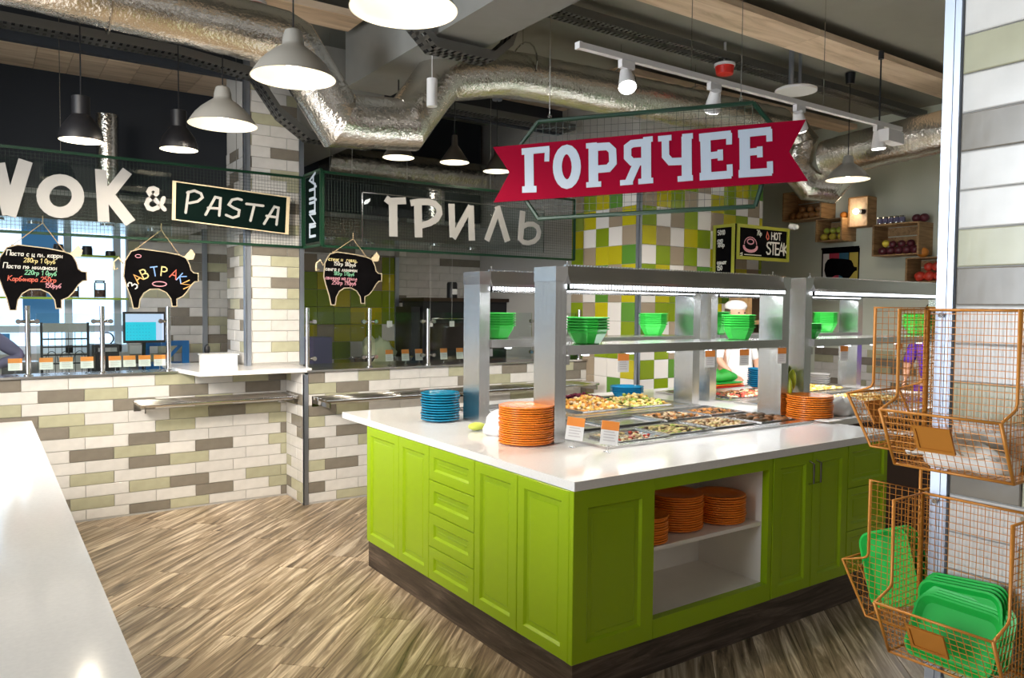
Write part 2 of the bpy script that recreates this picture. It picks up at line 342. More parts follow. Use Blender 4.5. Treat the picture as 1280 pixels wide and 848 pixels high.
# ---------------------------------------------------------------- setting: tiles, walls, floor, ceiling
_tm = {}
def tile(parent, p, u, n, l, h, m, t=.006, name='tile'):
    """one ceramic tile: lower corner p, direction u, outward normal n (parent must sit at the origin)"""
    key = (round(l, 3), round(h, 3), m, t)
    if key not in _tm:
        b = MB(); e = min(.0025, l/5); s = [(e, 0, e), (l-e, 0, e), (l-e, 0, h-e), (e, 0, h-e)]
        back = [(0, 0, 0), (l, 0, 0), (l, 0, h), (0, 0, h)]
        vs = back+[(x, t*.6, z) for x, _, z in back]+[(x, t, z) for x, _, z in s]
        b.add(vs, [(4, 5, 1, 0), (5, 6, 2, 1), (6, 7, 3, 2), (7, 4, 0, 3), (8, 9, 5, 4), (9, 10, 6, 5), (10, 11, 7, 6), (11, 8, 4, 7), (8, 11, 10, 9)])
        _tm[key] = b.mesh('tile', M[m])
    o = bpy.data.objects.new(name, _tm[key]); COL.objects.link(o)
    u = Vector(u); n = Vector(n); o.parent = parent
    o.matrix_local = Matrix(((u.x, n.x, 0, p[0]), (u.y, n.y, 0, p[1]), (0, 0, 1, p[2]), (0, 0, 0, 1)))
    return o
def brickwork(parent, o, u, n, L, z0, z1, l=.288, h=.089, offs=(0, .19), pats=None, off=.002, rnd=None, top_down=True, g=.003, name='tile', keys='WWWWOOGG', uneven=.0008):
    """rows of tiles from point o along u for length L, between heights z0 and z1; rows counted from the top"""
    rnd = rnd or random.Random(3); u = Vector(u); n = Vector(n); o = Vector(o); r = 0; z = z1
    cm = {'W': 'tw', 'O': 'to', 'G': 'tg', 'w': 'cw', 'b': 'cb', 'l': 'cl', 'y': 'cy', 'g': 'cg'}
    while z > z0+.01:
        zb = max(z-h, z0); x = -l+(offs[r % len(offs)] % l); i = 0
        while x < L-.004:
            a = max(x, 0); b = min(x+l, L)
            if b-a > .008:
                pt = pats[r] if pats and r < len(pats) else ''
                c = pt[i] if i < len(pt) and pt[i] in cm else rnd.choice(keys)
                q = o+u*(a+g/2)+n*(off+rnd.uniform(0, uneven))
                tile(parent, (q.x, q.y, zb+g/2), u, n, b-a-g, z-zb-g, cm[c], name=name); i += 1
            x += l
        z -= h; r += 1
def structure(name, mb, m, **k):
    return tag(mb.build(name, m, **k), kind='structure')

# floor
fl = structure('floor', MB().box(-6, 12, -4, 11, -.06, -.004), mat('floor_screed', (.10, .075, .05), .8))
d = Vector((1, 1, 0)).normalized(); e = Vector((-1, 1, 0)).normalized()
_fm = {}
W_ = .2115; LEN = 1.22; cnt = 0
rf = random.Random(11); rows = []
for j in range(-16, 26):
    s0 = rf.uniform(0, LEN)
    for i in range(-3, 10):
        c = e*(j*W_+.02)+d*(i*LEN+s0)
        if not (-1.2 < c.x < 8.4 and .2 < c.y < 7.0): continue
        if c.x > 2.6 and 2.9 < c.y < 4.2 and c.x < 5.6: continue
        v = (c-CAMP); dep = v.dot(FW)
        if dep < .8: continue
        px = 640+FPX*v.dot(RT)/dep
        if px < -250 or px > 1500: continue
        rows.append((dep, c))
rows.sort(key=lambda q: q[0])
pm = MB(); t = .004; L2 = LEN/2-.0012; W2 = W_/2-.0012
pm.add([(-L2, -W2, -t), (L2, -W2, -t), (L2, W2, -t), (-L2, W2, -t), (-L2, -W2, -.0006), (L2, -W2, -.0006), (L2, W2, -.0006), (-L2, W2, -.0006), (-L2+.002, -W2+.002, 0), (L2-.002, -W2+.002, 0), (L2-.002, W2-.002, 0), (-L2+.002, W2-.002, 0)],
       [(8, 9, 10, 11), (4, 5, 9, 8), (5, 6, 10, 9), (6, 7, 11, 10), (7, 4, 8, 11), (0, 1, 5, 4), (1, 2, 6, 5), (2, 3, 7, 6), (3, 0, 4, 7)])
pme = pm.mesh('plank', M['floor'])
for dep, c in rows[:290]:
    o = bpy.data.objects.new('plank', pme); COL.objects.link(o); o.location = (c.x, c.y, rf.uniform(-.0006, 0)); o.rotation_euler = (0, 0, R(45)); o.parent = fl

# ceiling
ce = structure('ceiling', MB().box(-6, 12, -4, 11, 3.8, 3.95), M['ceil'])
def plankc(x0, x1, y0, y1, z, nm='board', th=.05):
    o = MB().box(x0, x1, y0, y1, z, z+th).build(nm, M['pine'], ce); return o
for y0, y1, xx in ((3.50, 3.82, (-2, 8.3)), (5.22, 5.52, (-2, 2.3)), (6.05, 6.38, (2.8, 7.5)), (5.0, 5.22, (4.6, 8.2))):
    x = xx[0]
    while x < xx[1]-.3:
        L_ = min(2.4+rf.uniform(-.3, .3), xx[1]-x); plankc(x, x+L_-.004, y0, y1, 3.66); x += L_
# boarded soffit over the kitchen front (boards run front to back)
x = -1.6
while x < 2.3:
    MB().box(x, x+.246, 7.22, 7.90, 3.63+rf.uniform(0, .004), 3.66).build('board', M['pine'], ce); x += .25
bm_ = structure('ceiling_beam', MB().box(2.36, 2.745, -3, 5.72, 3.3, 3.8), M['beam'])
bm_ = structure('ceiling_beam', MB().box(-3, 8.3, 6.39, 6.46, 3.42, 3.8), M['ceild'])
structure('ceiling_bulkhead', MB().box(-4, 5.0, 7.92, 8.05, 2.62, 3.8), M['ceild'])
structure('ceiling_beam', MB().box(2.2, 2.7, 5.74, 7.6, 3.0, 3.6), M['beam'])

# walls
w1 = structure('wall_front_counter', MB().box(-3, 2.11, 6.36, 6.56, 0, 1.066), M['grout'])
w1c = structure('wall_return', MB().box(2.10, 2.26, 5.95, 6.56, 0, 1.066), M['grout'])
w2 = structure('wall_grill_counter', MB().box(2.11, 5.04, 5.95, 6.2, 0, 1.066), M['grout'])
P1 = ['GWWWOWO', 'WGOWGWG', 'OWWGWOW', 'GOWWOGO', 'WGOWOWW', 'WWWGWWW', 'GWGOWGW', 'OWWGOWW', 'GWOWWWW', 'WWWOGWO', 'WGOWWGW', 'GWWGOWW']
# first whole tile of the pattern starts near x = 0.0
j0 = at('y', 6.36, 105/4, 400+330/4).x; j1 = at('y', 6.36, 190/4, 400+380/4).x
X0 = -1.2
def pre(rw, n): return ''.join(random.Random(rw*7+1).choice('WWWOGWWO') for _ in range(n))
LL = .288
offs1 = ((j0-X0) % LL, (j1-X0) % LL)
pats = []
for r_, p_ in enumerate(P1):
    first_end = offs1[r_ % 2] if offs1[r_ % 2] > .008 else LL
    jt = j0 if r_ % 2 == 0 else j1
    ncount = int(round((jt-LL-(X0+first_end))/LL))+1
    pats.append(pre(r_, max(ncount, 0))+p_)
brickwork(w1, (X0, 6.36, 0), (1, 0, 0), (0, -1, 0), 2.11-X0-.007, .012, 1.066, offs=offs1, pats=pats)
brickwork(w1c, (2.10, 6.345, 0), (0, -1, 0), (-1, 0, 0), .385, .012, 1.066, offs=(.12, .25), rnd=random.Random(5))
k0 = at('y', 5.95, 370+190/5.3, 470).x; k1 = at('y', 5.95, 370+265/5.3, 480).x
P2 = ['GWOWWOWGWO', 'OGWWWGOWWG', 'WOWGWWWOWW', 'GOWWGWWOWW', 'OWWGWOWWGW', 'WGWOWWGWWO', 'GWOWWGWWOW', 'WWGWOWWWGW', 'OGWWWOWGWW', 'WWOGWWWOWW', 'GWWWOWGWWW', 'WOGWWWOWWW']
brickwork(w2, (2.135, 5.95, 0), (1, 0, 0), (0, -1, 0), 5.04-2.135-.005, .012, 1.066, offs=((k0-2.135) % LL, (k1-2.135) % LL), pats=P2)
structure('trim_1', MB().box(2.098, 2.135, 5.936, 5.952, 0, 1.05).box(2.098, 2.101, 5.936, 5.985, 0, 1.05), M['alu'])
structure('baseboard_front', MB().box(-1.2, 2.1, 6.35, 6.356, 0, .012).box(2.13, 5.04, 5.94, 5.946, 0, .012), M['grout'])

# tiled pillar between the two kitchens
pil = structure('wall_pillar', MB().box(1.777, 2.25, 6.38, 6.95, 1.06, 3.8), M['grout'])
brickwork(pil, (1.812, 6.38, 0), (1, 0, 0), (0, -1, 0), .405, 1.12, 3.79, offs=(.165, .30), rnd=random.Random(2), pats=['WO', 'OW', 'WG', 'GW', 'OW', 'WW', 'WG', 'GO', 'WW', 'OW', 'WG', 'GW', 'WO', 'OW', 'WW', 'WG', 'GW', 'OW', 'WW', 'WG', 'WO', 'OW', 'WG'])
brickwork(pil, (1.777, 6.945, 0), (0, -1, 0), (-1, 0, 0), .53, 1.12, 2.9, offs=(.1, .24), rnd=random.Random(8))
structure('trim_2', MB().box(2.218, 2.256, 6.366, 6.382, 1.1, 3.8), M['alu'])
structure('trim_3', MB().box(1.772, 1.811, 6.366, 6.382, 1.1, 3.8).box(1.762, 1.777, 6.366, 6.41, 1.1, 3.8), M['alu'])

# back wall of the kitchens
bw = structure('wall_back', MB().box(1.13, 8.4, 8.0, 8.2, 0, 3.8).box(-4, 1.13, 8.0, 8.2, 0, 1.15).box(-4, 1.13, 8.0, 8.2, 2.35, 3.8), M['grout'])
brickwork(bw, (1.14, 8.0, 0), (1, 0, 0), (0, -1, 0), .90, 1.0, 2.55, rnd=random.Random(21), offs=(.1, .25))
xg = at('y', 8.0, 496, 400).x; xl = 2.55
sq = 'wbllyybgwb'
brickwork(bw, (xl, 8.0, 0), (1, 0, 0), (0, -1, 0), xg-xl-.03, .95, .95+.19*6.35, l=.19, h=.19, offs=(.045,), rnd=random.Random(4), keys='wblylbwl')
brickwork(bw, (xl, 8.0, 0), (1, 0, 0), (0, -1, 0), xg-xl-.03, .95+.19*6.35, 2.62, rnd=random.Random(14), keys='WGWW')
brickwork(bw, (xg+.02, 8.0, 0), (1, 0, 0), (0, -1, 0), 1.75, 1.0, 2.62, rnd=random.Random(34), keys='WWWWGWW', offs=(.1, .25))
xt = at('y', 8.0, 256, 400).x
structure('trim_4', MB().box(xt-.025, xt+.02, 7.97, 7.99, 1, 2.6), M['alu'])
structure('trim_5', MB().box(xg-.035, xg+.012, 7.97, 7.99, .95, 2.16), M['alu'])

# block clad in coloured square tiles
cx, cy = 5.043, 5.223
cb = structure('wall_coloured_block', MB().box(cx, 6.836, cy, 8.0, 0, 3.8), M['grout'])
Pl = ['', '', 'blgbyl', 'lbygwb']
CL = ['lbwyg', 'blygw', 'lywby', 'ywlwb', 'lbyyg', 'wlgby', 'bwgby', 'lbywg', 'ygbwl', 'gblll', 'gbwwy', 'lbwgw']
CR = ['bwylbwlyl', 'bylbwylwb', 'lwblwbylw', 'ybwylwbwl', 'wlblwylbw', 'lywbglwyb', 'wylbwlgyw', 'bllwbywlb', 'gwblywlbw', 'wlbwglybw', 'lwgblwyyl', 'wlwbylwbg']
brickwork(cb, (cx, 6.205, 0), (0, -1, 0), (-1, 0, 0), .952, .3, 2.932, l=.19, h=.182, offs=(0,), pats=CL, rnd=random.Random(9), keys='bwlyglbywl')
brickwork(cb, (cx+.03, cy, 0), (1, 0, 0), (0, -1, 0), 1.76, .3, 2.932, l=.19, h=.182, offs=(0,), pats=CR, rnd=random.Random(19), keys='bwlygblwyl')
structure('trim_6', MB().box(cx-.010, cx+.028, cy-.012, cy-.001, .2, 3.1).box(cx-.012, cx-.001, cy-.012, cy+.026, .2, 3.1), M['alu'])
# right wall
wr = structure('wall_right', MB().box(8.4, 8.6, -3, 8.2, 0, 3.8), M['wallg'])
structure('wall_left', MB().box(-1.9, -1.75, 6.4, 8.2, 0, 3.8), M['wallg'])  # unseen partition, added to keep the window daylight out of the kitchens
structure('wall_far_right', MB().box(6.836, 8.4, 7.2, 7.3, 0, 3.8), M['wallg'])
brickwork(wr, (8.4, 5.6, 0), (0, -1, 0), (-1, 0, 0), 2.6, .55, 1.15, rnd=random.Random(6), keys='WWWGGO', offs=(.1, .25))
# near column at the right
col = structure('wall_near_column', MB().box(1.852, 2.3, -.4, .905, 0, 3.8), M['grout'])
PC = []
for k in range(40): PC.append('WO'[0])
zc = [at('x', 1.85, 1201, 47.5).z, at('x', 1.85, 1199, 97).z]
TP = .0875
ztop = at('x', 1.85, 1199, 47.5).z+TP*14
seq = []
near = {13: 'W', 14: 'O', 15: 'W', 16: 'G', 17: 'W', 18: 'W', 19: 'O', 20: 'G', 21: 'W', 22: 'W', 23: 'O', 24: 'W', 25: 'G', 26: 'W', 27: 'W', 28: 'W', 29: 'W', 30: 'O', 31: 'W'}
seq = [near.get(i, 'W')*1+'WO'[i % 2]+'W' for i in range(44)]
brickwork(col, (1.852, .872, 0), (0, -1, 0), (-1, 0, 0), 1.15, .05, ztop, h=TP, offs=(.288, .15), pats=seq, rnd=random.Random(3))
structure('trim_7', MB().box(1.838, 1.8515, .875, .912, 0, 3.8).box(1.8355, 1.838, .889, .897, 0, 3.8).box(1.852, 2.3, .906, .912, 0, 3.8), M['alu'])
# shared small things
def card(pos, rz, label, group, w=.075, h=.085, stand=True, lean=.16, hang=False):
    t = thing('price_card', label, 'price card', pos, group, rz=rz, local=True)
    z0 = .036 if stand else (-h if hang else .004)
    a = MB(); dy = h*math.tan(lean)
    a.prism([(-w/2, 0, z0), (w/2, 0, z0), (w/2, dy, z0+h), (-w/2, dy, z0+h)], (0, .002, 0)); a.build('card', M['card'], t)
    b = MB(); k = .62
    b.prism([(-w/2, dy*k-.0012, z0+h*k), (w/2, dy*k-.0012, z0+h*k), (w/2, dy-.0012, z0+h), (-w/2, dy-.0012, z0+h)], (0, .0008, 0)).build('header_band', M['cardo'], t)
    c = MB()
    for i in range(4):
        q = .16+i*.12; c.prism([(-w*.34, dy*q-.0016, z0+h*q), (w*.34*(1-.2*(i % 2)), dy*q-.0016, z0+h*q), (w*.34*(1-.2*(i % 2)), dy*(q+.04)-.0016, z0+h*(q+.04)), (-w*.34, dy*(q+.04)-.0016, z0+h*(q+.04))], (0, .0008, 0))
    c.build('print_lines', M['ink'], t)
    if stand:
        MB().tube([(0, .001, .006), (0, .001, .038)], .004, 8).lathe([(0, 0), (.02, 0), (.02, .003), (.006, .007), (0, .007)], 16).build('stand', M['clear'], t, smooth=True)
    elif hang:
        MB().box(-w*.2, w*.2, -.004, .006, -.006, .010).build('clip', M['clear'], t)
    return t
def crumple(c, r, sx, sy, sz, seed, nm, m, label, cat, cut=None):
    b = MB(); b.ball((0, 0, 0), r, 22, 12, sx, sy, sz); rr = random.Random(seed)
    ph = [rr.uniform(0, 6.28) for _ in range(6)]
    v2 = []
    for x, y, z in b.v:
        a = math.atan2(y, x); k = 1+.16*math.sin(3*a+ph[0]+z*20)+.10*math.sin(7*a+ph[1]-z*40)+.06*math.sin(11*a+ph[2])
        v2.append((c[0]+x*k, c[1]+y*k, c[2]+max(z*k, -r*sz*.5)+r*sz*.5))
    b.v = v2; return tag(b.build(nm, m, smooth='all'), label, cat)
# ---------------------------------------------------------------- counters of the kitchens
YS1, YS2 = 6.36, 5.95
t = thing('counter_sill', 'steel sill on the brick-tiled counter of the pasta kitchen', 'counter', (.4, 6.5, 1.068))
MB().box(-1.2, 1.24, 6.33, 6.62, 1.068, 1.084).build('top', M['steelh'], t)
t = thing('counter_sill', 'steel sill on the brick-tiled counter below the grill sign', 'counter', (3.6, 6.2, 1.068))
MB().box(2.12, 5.03, 5.92, 6.60, 1.068, 1.084).build('top', M['steelh'], t)
b = MB(); b.prism([(1.24, 6.40, 1.070), (1.31, 5.93, 1.070), (2.16, 5.93, 1.070), (2.16, 6.375, 1.070), (1.775, 6.375, 1.070), (1.775, 6.95, 1.070), (1.24, 6.95, 1.070)], (0, 0, .032))
tag(b.build('pickup_shelf', M['stone']), 'white stone shelf jutting out below the tiled pillar', 'shelf')
t = thing('guest_box', 'shallow white box on the shelf left of the tiled pillar', 'box', (1.55, 6.5, 1.1))
MB().box(1.46, 1.72, 6.44, 6.62, 1.1025, 1.19).build('box_body', M['paper'], t); MB().box(1.45, 1.73, 6.43, 6.63, 1.191, 1.20).build('lid', M['white'], t)
# kitchen worktops inside
tag(MB().box(-1.2, 1.2, 7.12, 7.62, .5, .95).build('kitchen_worktop', M['steelh']), 'steel worktop inside the pasta kitchen under the rack and monitor', 'worktop')
tag(MB().box(2.3, 5.0, 7.3, 7.98, .5, .95).build('kitchen_worktop', M['steelh']), 'steel worktop along the back wall of the grill kitchen', 'worktop')

# glass guards: each post, each pane
def guard_post(x, y, label, sides=(-1, 1), zc=(1.47,), group=None):
    t = thing('guard_post', label, 'post', (x, y, 1.084), group)
    MB().tube([(x, y, 1.09), (x, y, 1.583)], .017, 14).build('pole', M['chrome'], t, smooth=True)
    MB().lathe([(0, 1.0845), (.030, 1.0845), (.030, 1.090), (.02, 1.096), (0, 1.096)], 16, x, y).build('foot', M['chrome'], t, smooth=True)
    for z in zc:
        for s in sides:
            MB().tube([(x+s*.014, y, z), (x+s*.062, y, z)], .0115, 10).build('clamp_arm', M['chrome'], t, smooth=True)
            MB().tube([(x+s*.056, y-.014, z), (x+s*.056, y+.014, z)], .017, 14).build('glass_clamp', M['chrome'], t, smooth=True)
    return t
g1 = 'steel posts of the glass guard in the pasta kitchen'
guard_post(.266, 6.42, 'steel guard post left of the black wire rack', group=g1)
guard_post(.735, 6.42, 'steel guard post between the wire rack and the monitor', group=g1)
guard_post(1.192, 6.42, 'steel guard post right of the monitor', sides=(-1,), group=g1)
for i, (a, b_) in enumerate(((-.6, .215), (.317, .684), (.786, 1.141))):
    tag(MB().box(a, b_, 6.417, 6.423, 1.11, 1.53).build('glass_pane', M['glass']), ['clear glass guard pane at the far left of the pasta kitchen', 'clear glass guard pane in front of the wire rack', 'clear glass guard pane in front of the monitor'][i], 'glass pane')
g2 = 'steel posts of the glass guard in the grill kitchen'
xs2 = (2.16, 2.70, 3.26, 3.86, 4.45, 5.0)
nm2 = ('left, beside the tiled pillar', 'second from the pillar', 'third from the pillar, left of the food guard', 'fourth, behind the bowl shelf', 'fifth, behind the near steel post', 'right end by the coloured tiles')
for i, x in enumerate(xs2):
    guard_post(x, 6.02, f'steel guard post of the grill counter, {nm2[i]}', sides=(1,) if i == 0 else ((-1,) if i == 5 else (-1, 1)), zc=(1.47, 1.17), group=g2)
    if i < 5: tag(MB().box(x+.050, xs2[i+1]-.050, 6.017, 6.023, 1.10, 1.55).build('glass_pane', M['glass']), f'clear glass pane of the grill counter, {["beside the tiled pillar", "second from the pillar", "left of the food guard", "behind the bowl shelf", "rightmost"][i]}', 'glass pane')
# price cards on the sills
def cards_px(pxs, y, lab, gr, w, h, z=1.0845):
    for i, px_ in enumerate(pxs):
        p = at('y', y, px_, 460); card((p.x, y, z), 0, lab[i] if isinstance(lab, (list, tuple)) else f'{lab}, {["first", "second", "third", "fourth", "fifth", "sixth", "seventh", "eighth"][i]} from left', gr, w=w, h=h, lean=.12)
cards_px((19, 58, 83, 109, 144, 162, 181, 200), 6.47, 'orange and white price card on the pasta kitchen sill', 'price cards on the pasta kitchen sill', .085, .085)
cards_px((487, 507, 524, 555, 575), 6.10, 'orange and white price card on the grill counter sill', 'price cards on the grill counter sill', .072, .10)

# tray slides
def slide(x0, x1, y0, y1, z, label):
    t = thing('tray_slide', label, 'tray rail', ((x0+x1)/2, y1, z), group='steel tube tray slides on the tiled counters')
    for k in range(4):
        y = y0+(y1-y0-.06)*k/3
        MB().tube([(x0, y, z), (x1, y, z)], .0165, 12).build('rail_tube', M['chrome'], t, smooth=True)
    n = max(2, int((x1-x0)/1.0)+1)
    for k in range(n):
        x = x0+.03+(x1-x0-.06)*k/(n-1)
        b = MB().box(x-.004, x+.004, y0-.015, y1-.0085, z-.055, z-.018)
        for q in range(4):
            y = y0+(y1-y0-.06)*q/3; b.box(x-.004, x+.004, y-.014, y+.014, z-.02, z-.012)
        b.box(x-.03, x+.03, y1-.0125, y1-.0085, z-.075, z+.01)
        b.build('bracket', M['chrome'], t)
slide(.93, 2.085, 6.045, 6.36, .865, 'steel tube tray slide on the wall below the pasta kitchen')
slide(2.165, 4.93, 5.635, 5.95, .865, 'steel tube tray slide on the wall below the grill kitchen')

# ---------------------------------------------------------------- things in the pasta kitchen
# back window with daylight
wn = structure('window_1', MB().box(-3, 1.13, 8.10, 8.12, 1.15, 2.35), M['sky'])
b = MB()
for x in (-1.1, -.25, .02, .62, 1.02): b.box(x, x+.06, 8.02, 8.09, 1.15, 2.35)
b.box(-3, 1.13, 8.02, 8.09, 1.15, 1.22).box(-3, 1.13, 8.02, 8.09, 2.28, 2.35).box(-3, 1.13, 8.025, 8.085, 1.34, 1.40)
b.build('window_frame', M['window'], wn)
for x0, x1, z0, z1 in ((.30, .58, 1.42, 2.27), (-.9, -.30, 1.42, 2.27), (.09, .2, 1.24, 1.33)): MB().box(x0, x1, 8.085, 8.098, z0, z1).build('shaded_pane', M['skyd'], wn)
def glass_shelf(z, label):
    t = thing('wall_shelf', label, 'shelf', (.3, 7.85, z)); MB().box(-1, 1.10, 7.72, 7.985, z-.018, z).build('glass_board', M['glassg'], t); return t
glass_shelf(1.655, 'lower green-edged glass shelf with jars in the pasta kitchen window')
b = MB().box(-1, 1.03, 7.72, 7.985, 2.014, 2.032); tag(b.build('wall_shelf', M['glassg']), 'upper green-edged glass shelf under the window top', 'shelf')
cont = mat('jar_contents', (.10, .05, .03), .8, noise=.5, nscale=60)
def jar(x, z, r, h, label, fill=.45, lid=True):
    t = thing('storage_jar', label, 'jar', (x, 7.80, z)); y = 7.80
    MB().lathe([(0, z+.001), (r, z+.001), (r, z+h*.85), (r*.8, z+h*.9), (r*.8, z+h*.93)], 16, x, y).build('glass_body', M['glass'], t, smooth=True)
    MB().lathe([(0, z+.003), (r*.93, z+.003), (r*.93, z+h*fill), (0, z+h*fill)], 16, x, y).build('contents', cont, t, smooth=True)
    if lid: MB().lathe([(0, z+h*.93), (r*.86, z+h*.93), (r*.86, z+h), (0, z+h)], 16, x, y).build('lid', M['jarlid'], t, smooth=True)
for px_, r, h, f, l in ((125, .048, .155, .45, 'clip-top glass jar at the right end of the lower glass shelf'), (91, .050, .115, .5, 'squat jar right of the left pig board on the lower shelf'), (45, .085, .16, .35, 'large jar seen under the left pig board'), (26, .045, .13, .6, 'small jar at the left leg of the left pig board')):
    jar(at('y', 7.8, px_, 370).x, 1.656, r, h, l, f)
for px_, w_, h, l in ((73, .075, .085, 'dark tin above the left pig board'), (109, .075, .08, 'dark rounded tin in the middle of the upper shelf'), (138, .075, .045, 'low black tin at the right end of the upper shelf'), (38, .07, .04, 'low dark tin at the left of the upper shelf')):
    x = at('y', 7.8, px_, 315).x; o = MB().lathe([(0, 2.033), (w_*.56, 2.033), (w_*.56, 2.033+h*.8), (w_*.5, 2.033+h*.82), (w_*.5, 2.033+h), (0, 2.033+h)], 18, x, 7.8).build('tin', M['black'], smooth=True); tag(o, l, 'tin')
# wire rack
t = thing('wire_rack', 'black wire stand with steel top plate behind the guard glass', 'rack', (.55, 7.2, .95))
x0, x1, yy = .392, .722, 7.32
for x in (x0, x1): MB().box(x-.009, x+.009, yy-.1, yy-.082, .9505, 1.445).build('upright', M['black'], t)
MB().box(x0+.0095, x1-.0095, yy-.105, yy-.10, 1.365, 1.44).build('top_plate', M['steelh'], t)
b = MB()
for z in (1.31, 1.245, 1.18, 1.11): b.box(x0+.01, x1-.01, yy-.097, yy-.085, z-.006, z+.006)
for k in range(1, 7): b.box(x0+(x1-x0)*k/7-.002, x0+(x1-x0)*k/7+.002, yy-.098, yy-.094, 1.0, 1.365)
for k in range(3): b.tube([(x0+.03+k*.1+.09*math.cos(R(a))*.5+.04, yy-.07, 1.12+.09*math.sin(R(a))) for a in range(0, 181, 20)], .003, 5)
b.build('wires', M['black'], t)
# monitor
t = thing('monitor', 'touch-screen monitor with cyan screen behind the guard glass', 'monitor', (1.15, 7.15, .95))
x0, x1 = at('y', 7.20, 154, 400).x, at('y', 7.20, 206.5, 400).x; z0, z1 = 1.268, 1.535; y = 7.20
MB().box(x0, x1, y, y+.04, z0, z1).build('casing', M['bluech'] if False else M['black'], t)
s_ = MB().box(x0+.016, x1-.014, y-.003, y-.0005, z0+.022, z1-.018).build('screen', M['screen'], t); tag(s_, 'lit cyan screen')
MB().box(x0+.016, x1-.014, y-.006, y-.0035, z1-.088, z1-.018).build('screen_menu', M['screenw'], t)
MB().box(x1-.075, x1-.014, y-.009, y-.0065, z0+.022, z1-.018).build('screen_menu', M['screenw'], t)
b = MB()
for i in range(8):
    for j in range(5): b.box(x0+.028+i*.024, x0+.034+i*.024, y-.0048, y-.0036, z0+.035+j*.028, z0+.038+j*.028)
tag(b.build('screen_keys', M['bluech'], t), kind='stuff')
MB().tube([(1.145, y+.03, 1.28), (1.145, y+.05, 1.1), (1.145, y+.05, .9505)], .016, 8).build('stand', M['black'], t, smooth=True)
# black printer / cash register
t = thing('receipt_printer', 'black receipt printer with coiled cable between rack and monitor', 'printer', (.83, 7.1, .95))
MB().box(.745, .95, 7.2, 7.4, .9505, 1.26).box(.78, .94, 7.185, 7.2, 1.0, 1.2).build('printer_body', M['black'], t)
MB().tube([(.86+.05*math.cos(R(a)), 7.22, 1.31+.05*math.sin(R(a))) for a in range(-60, 250, 20)], .006, 6).build('cable', M['black'], t, smooth='all')
MB().box(.79, .93, 7.176, 7.184, 1.20, 1.235).build('panel', M['steelh'], t)
# blue chair back
t = thing('blue_trolley', 'blue plastic trolley behind the guard right of the monitor', 'trolley', (1.25, 7.35, .5))
MB().box(1.22, 1.60, 7.65, 7.68, 1.215, 1.262).box(1.54, 1.60, 7.65, 7.68, 1.0, 1.215).box(1.22, 1.26, 7.65, 7.68, .9, 1.215).build('tub_rim', M['bluech'], t)
MB().prism([(1.40, 7.655, 1.06), (1.54, 7.655, 1.215), (1.50, 7.655, 1.215), (1.36, 7.655, 1.06)], (0, .02, 0)).box(1.21, 1.62, 7.69, 7.95, .0, 1.05).build('tub', M['bluech'], t)
o = MB().ball((1.565, 6.80, 1.22), .035, 10, 8, .7, .7, 1.3).tube([(1.565, 6.80, 1.103), (1.565, 6.80, 1.2)], .01, 8).build('scanner', M['black'], smooth=True); tag(o, 'black hand scanner on a stand left of the tiled pillar', 'scanner')
tag(MB().box(.12, .37, 7.22, 7.42, .951, 1.13).build('steel_box', M['steelh']), 'steel box behind the guard left of the wire rack', 'box')
# ---------------------------------------------------------------- things in the grill kitchen
t = thing('pizza_oven', 'black oven with shelf top at the back of the grill kitchen', 'oven', (4.4, 7.6, .95))
xa, xb = at('y', 7.4, 529, 400).x, at('y', 7.4, 600, 400).x
MB().box(xa, xb+.6, 7.4, 7.9, .9505, 1.66).build('oven_body', M['black'], t); MB().box(xa-.02, xb+.65, 7.35, 7.95, 1.661, 1.70).build('oven_top', mat('dark_brown_metal', (.06, .04, .03), .3, .7), t)
MB().box(xa+.08, xb+.3, 7.385, 7.398, 1.12, 1.42).build('oven_window', mat('dark_glass', (.03, .02, .02), .05), t); MB().tube([(xa+.08, 7.365, 1.47), (xb+.3, 7.365, 1.47)], .01, 8).build('oven_handle', M['chrome'], t, smooth=True)
tag(MB().box(at('y', 7.5, 510, 400).x, xa-.03, 7.42, 7.8, .951, 1.60).build('steel_cabinet', M['black']), 'narrow black kitchen unit left of the oven', 'cabinet')
x = at('y', 7.5, 565, 370).x
t = thing('storage_jar', 'dark jar with pale label on top of the oven', 'jar', (x, 7.5, 1.70)); MB().lathe([(0, 1.7005), (.06, 1.7005), (.06, 1.86), (.05, 1.88), (0, 1.88)], 18, x, 7.5).build('jar_body', M['black'], t, smooth=True); MB().box(x-.03, x+.03, 7.436, 7.442, 1.74, 1.80).build('label', M['card'], t)
for px_, l in ((487, 'left'), (538, 'middle'), (565, 'right')):
    p = at('y', 7.2, px_, 405); tag(MB().box(p.x-.03, p.x+.03, 7.2, 7.203, p.z-.03, p.z+.03).tube([(p.x, 7.203, p.z+.028), (p.x, 7.203, 2.27)], .001, 4).build('paper_note', M['card']), f'small white square note hanging in the grill kitchen, {l} one', 'note')
tag(MB().box(2.40, 2.95, 7.5, 7.75, .951, 1.28).build('storage_tub', mat('pale_violet_plastic', (.16, .15, .30), .4)), 'violet-blue plastic tub on the grill kitchen worktop', 'tub')
crumple((3.45, 7.5, .951), .17, 1.1, .8, 1.2, 8, 'plastic_bag', mat('pale_green_film', (.38, .42, .28), .4), 'pale crumpled plastic bag on the grill kitchen worktop', 'bag')
tag(MB().box(2.2, 5.0, 6.75, 7.25, .5, 1.02).build('prep_counter', M['steelh']), 'steel prep counter behind the grill counter sill', 'counter')
